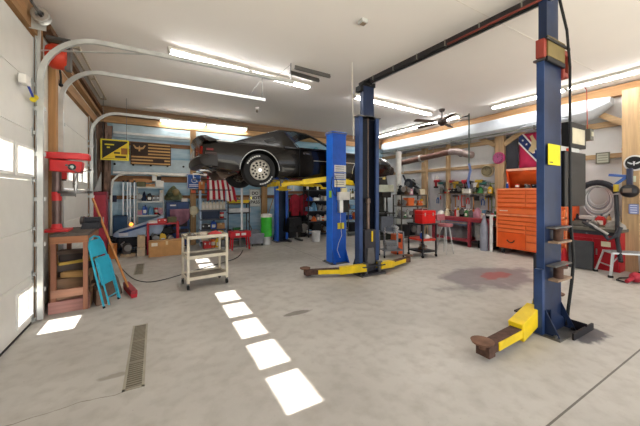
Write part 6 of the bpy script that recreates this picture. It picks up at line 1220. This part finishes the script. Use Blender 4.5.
# black cables hanging from helmet down
m = MB(mat('#202228', .5)); q = W(618, 200, X=7.9)
m.tube([(7.95, W(616, 195, X=7.95).y, W(616, 195, X=7.95).z), (7.9, W(617, 215, X=7.9).y, W(617, 215, X=7.9).z), (7.58, W(617, 240, X=7.56).y, W(617, 240, X=7.56).z), (7.36, W(621, 262, X=7.36).y, W(621, 262, X=7.36).z)], .035, 10); m.m(mat('#C9B23A')).cyl((7.93, W(616, 196, X=7.93).y, 1.58), (7.93, W(616, 196, X=7.93).y, 1.72), .04)
m.solo('welding_hose', 'thick black hose bundle falling from the post over the red cabinet', 'hose', (7.9, q.y, q.z), world=True)
# blue clamp and round emblem, small signs
p = W(624, 179, X=8.0); t = thing('bar_clamp', 'blue clamp tool fixed on the post left of the round emblem', 'clamp', (8.0, p.y, p.z), RZ); BLC = mat('#3F63A8', .4); m = MB(BLC); m.bar((-.22, 0, .09), (.06, 0, .05), .05, .05); m.bar((-.16, 0, -.14), (.06, 0, .06), .05, .05); m.part('jaws', t, bev=.008); m = MB(mat('#3A4056', .4)); m.box(.04, .12, -.04, .04, -.12, .2); m.part('body', t, bev=.008); m = MB(DSTEEL); m.box(-.02, .1, .0, .05, .05, .08); m.part('bracket', t)
p = W(634.5, 163, X=8.05); t = clock('round black and white emblem disc on the large wooden post', 634.5, 163, .155, '#E4E4E2', '#1C1D20', 8.08, hand=False, th=.03, name='round_sign', cat='sign')
m = MB(mat('#C9CCD0')); 
for s_ in (-1, 1): m.prism([(s_*.01, -.01), (s_*.09, .03), (s_*.085, .0), (s_*.07, -.005), (s_*.055, -.02), (s_*.03, -.025)], -.033, -.028, 'y')
m.prism([(-.015, .03), (.015, .03), (.008, -.05), (-.008, -.05)], -.034, -.028, 'y'); m.part('winged_emblem', t)
def wallsign(label, pl, pr, yt, yb, X, c_, lines, fr=None, name='notice'):
    yl = W(pl, yt, X=X).y; yr = W(pr, yt, X=X).y; zt = W((pl+pr)/2, yt, X=X).z; zb = W((pl+pr)/2, yb, X=X).z; w_ = yl-yr; h = zt-zb
    t = thing(name, label, 'sign', (X, (yl+yr)/2, zb), RZ); m = MB(mat(c_, .6)); m.box(-w_/2, w_/2, -.01, .0, 0, h); m.part('panel', t)
    if fr:
        m = MB(mat(fr, .5)); 
        for q in ((-w_/2, w_/2, 0, .02), (-w_/2, w_/2, h-.02, h), (-w_/2, -w_/2+.02, 0, h), (w_/2-.02, w_/2, 0, h)): m.box(q[0], q[1], -.02, -.0, q[2], q[3])
        m.part('frame', t)
    if lines:
        m = MB(mat(lines, .6))
        for i in range(3): m.box(-w_*.36, w_*.36, -.013, -.01, h*(.25+i*.22), h*(.25+i*.22)+h*.08)
        m.part('marks', t)
    return t
wallsign('grey framed notice on the lower girt between the lift power unit and the post', 596, 610, 152.5, 163.5, XR-.095, '#B8B8A8', '#8C8C80', '#6E6E60')
wallsign('small pale paper note on the large wooden post under the round emblem', 631, 636, 176, 182, 8.085, '#D8E0C8', None)
wallsign('blue and white box label low on the large wooden post', 629, 639, 204, 214, 8.085, '#D4DAF0', '#3C58B0', '#8E9AC8')
p = W(626.5, 149, X=XR-.1); t = thing('wall_bracket', 'small red white and blue round badge on the lower girt beside the post', 'badge', (XR-.09, W(625, 149, X=XR-.09).y, W(625, 149, X=XR-.09).z), RZ); m = MB(WHITE); m.cyl((0, 0, 0), (0, -.02, 0), .06, n=20); m.part('disc', t); m = MB(mat('#B03A4A')); m.box(-.045, .0, -.024, -.02, -.03, .02); m.m(mat('#2A4A9A')).box(0, .04, -.024, -.02, -.02, .03); m.part('mark', t)
# plywood and yellow pole right edge
m = MB(PLYY); m.box(-.0, .03, -.5, .5, 0, 1.9); 
m.solo('plywood_sheet', 'tan plywood sheet standing behind the large wooden post', 'plywood', (8.3, 1.3, 0))
p = W(634, 262, Z=0); m = MB(mat('#D6C52A', .4)); m.tube([(7.82, 1.62, 0), (8.02, 1.66, 1.25)], .022, 10); m.solo('yellow_pole', 'yellow pole leaning on the large wooden post', 'pole')
t = thing('air_hose_fittings', 'tangle of red air tool fittings on the floor behind the step stool', 'air tool', (7.22, 1.66, 0)); 
m = MB(mat('#A82838', .4)); m.ball((0, 0, .09), (.12, .09, .09), 12); m.cyl((-.05, .0, .1), (-.25, .05, .05), .03); m.part('body', t); m = MB(mat('#1E1E22')); m.tube([(.1, 0, .1), (.2, .1, .03), (.05, .22, .02), (-.15, .2, .02), (-.22, .05, .02)], .014, 8); m.part('hose', t); m = MB(mat('#C8404A')); m.cyl((.06, -.1, .04), (.1, .05, .14), .035); m.part('coupling', t)
# red jugs behind the power unit, hanging items under it
row([('jug', 'red', .16, .22), ('jug', 'white', .14, .24)], (8.28, 2.9), (8.28, 2.1), .842+0, 'the back of the right red cabinet', 'jugs on the right red cabinet', RZ)
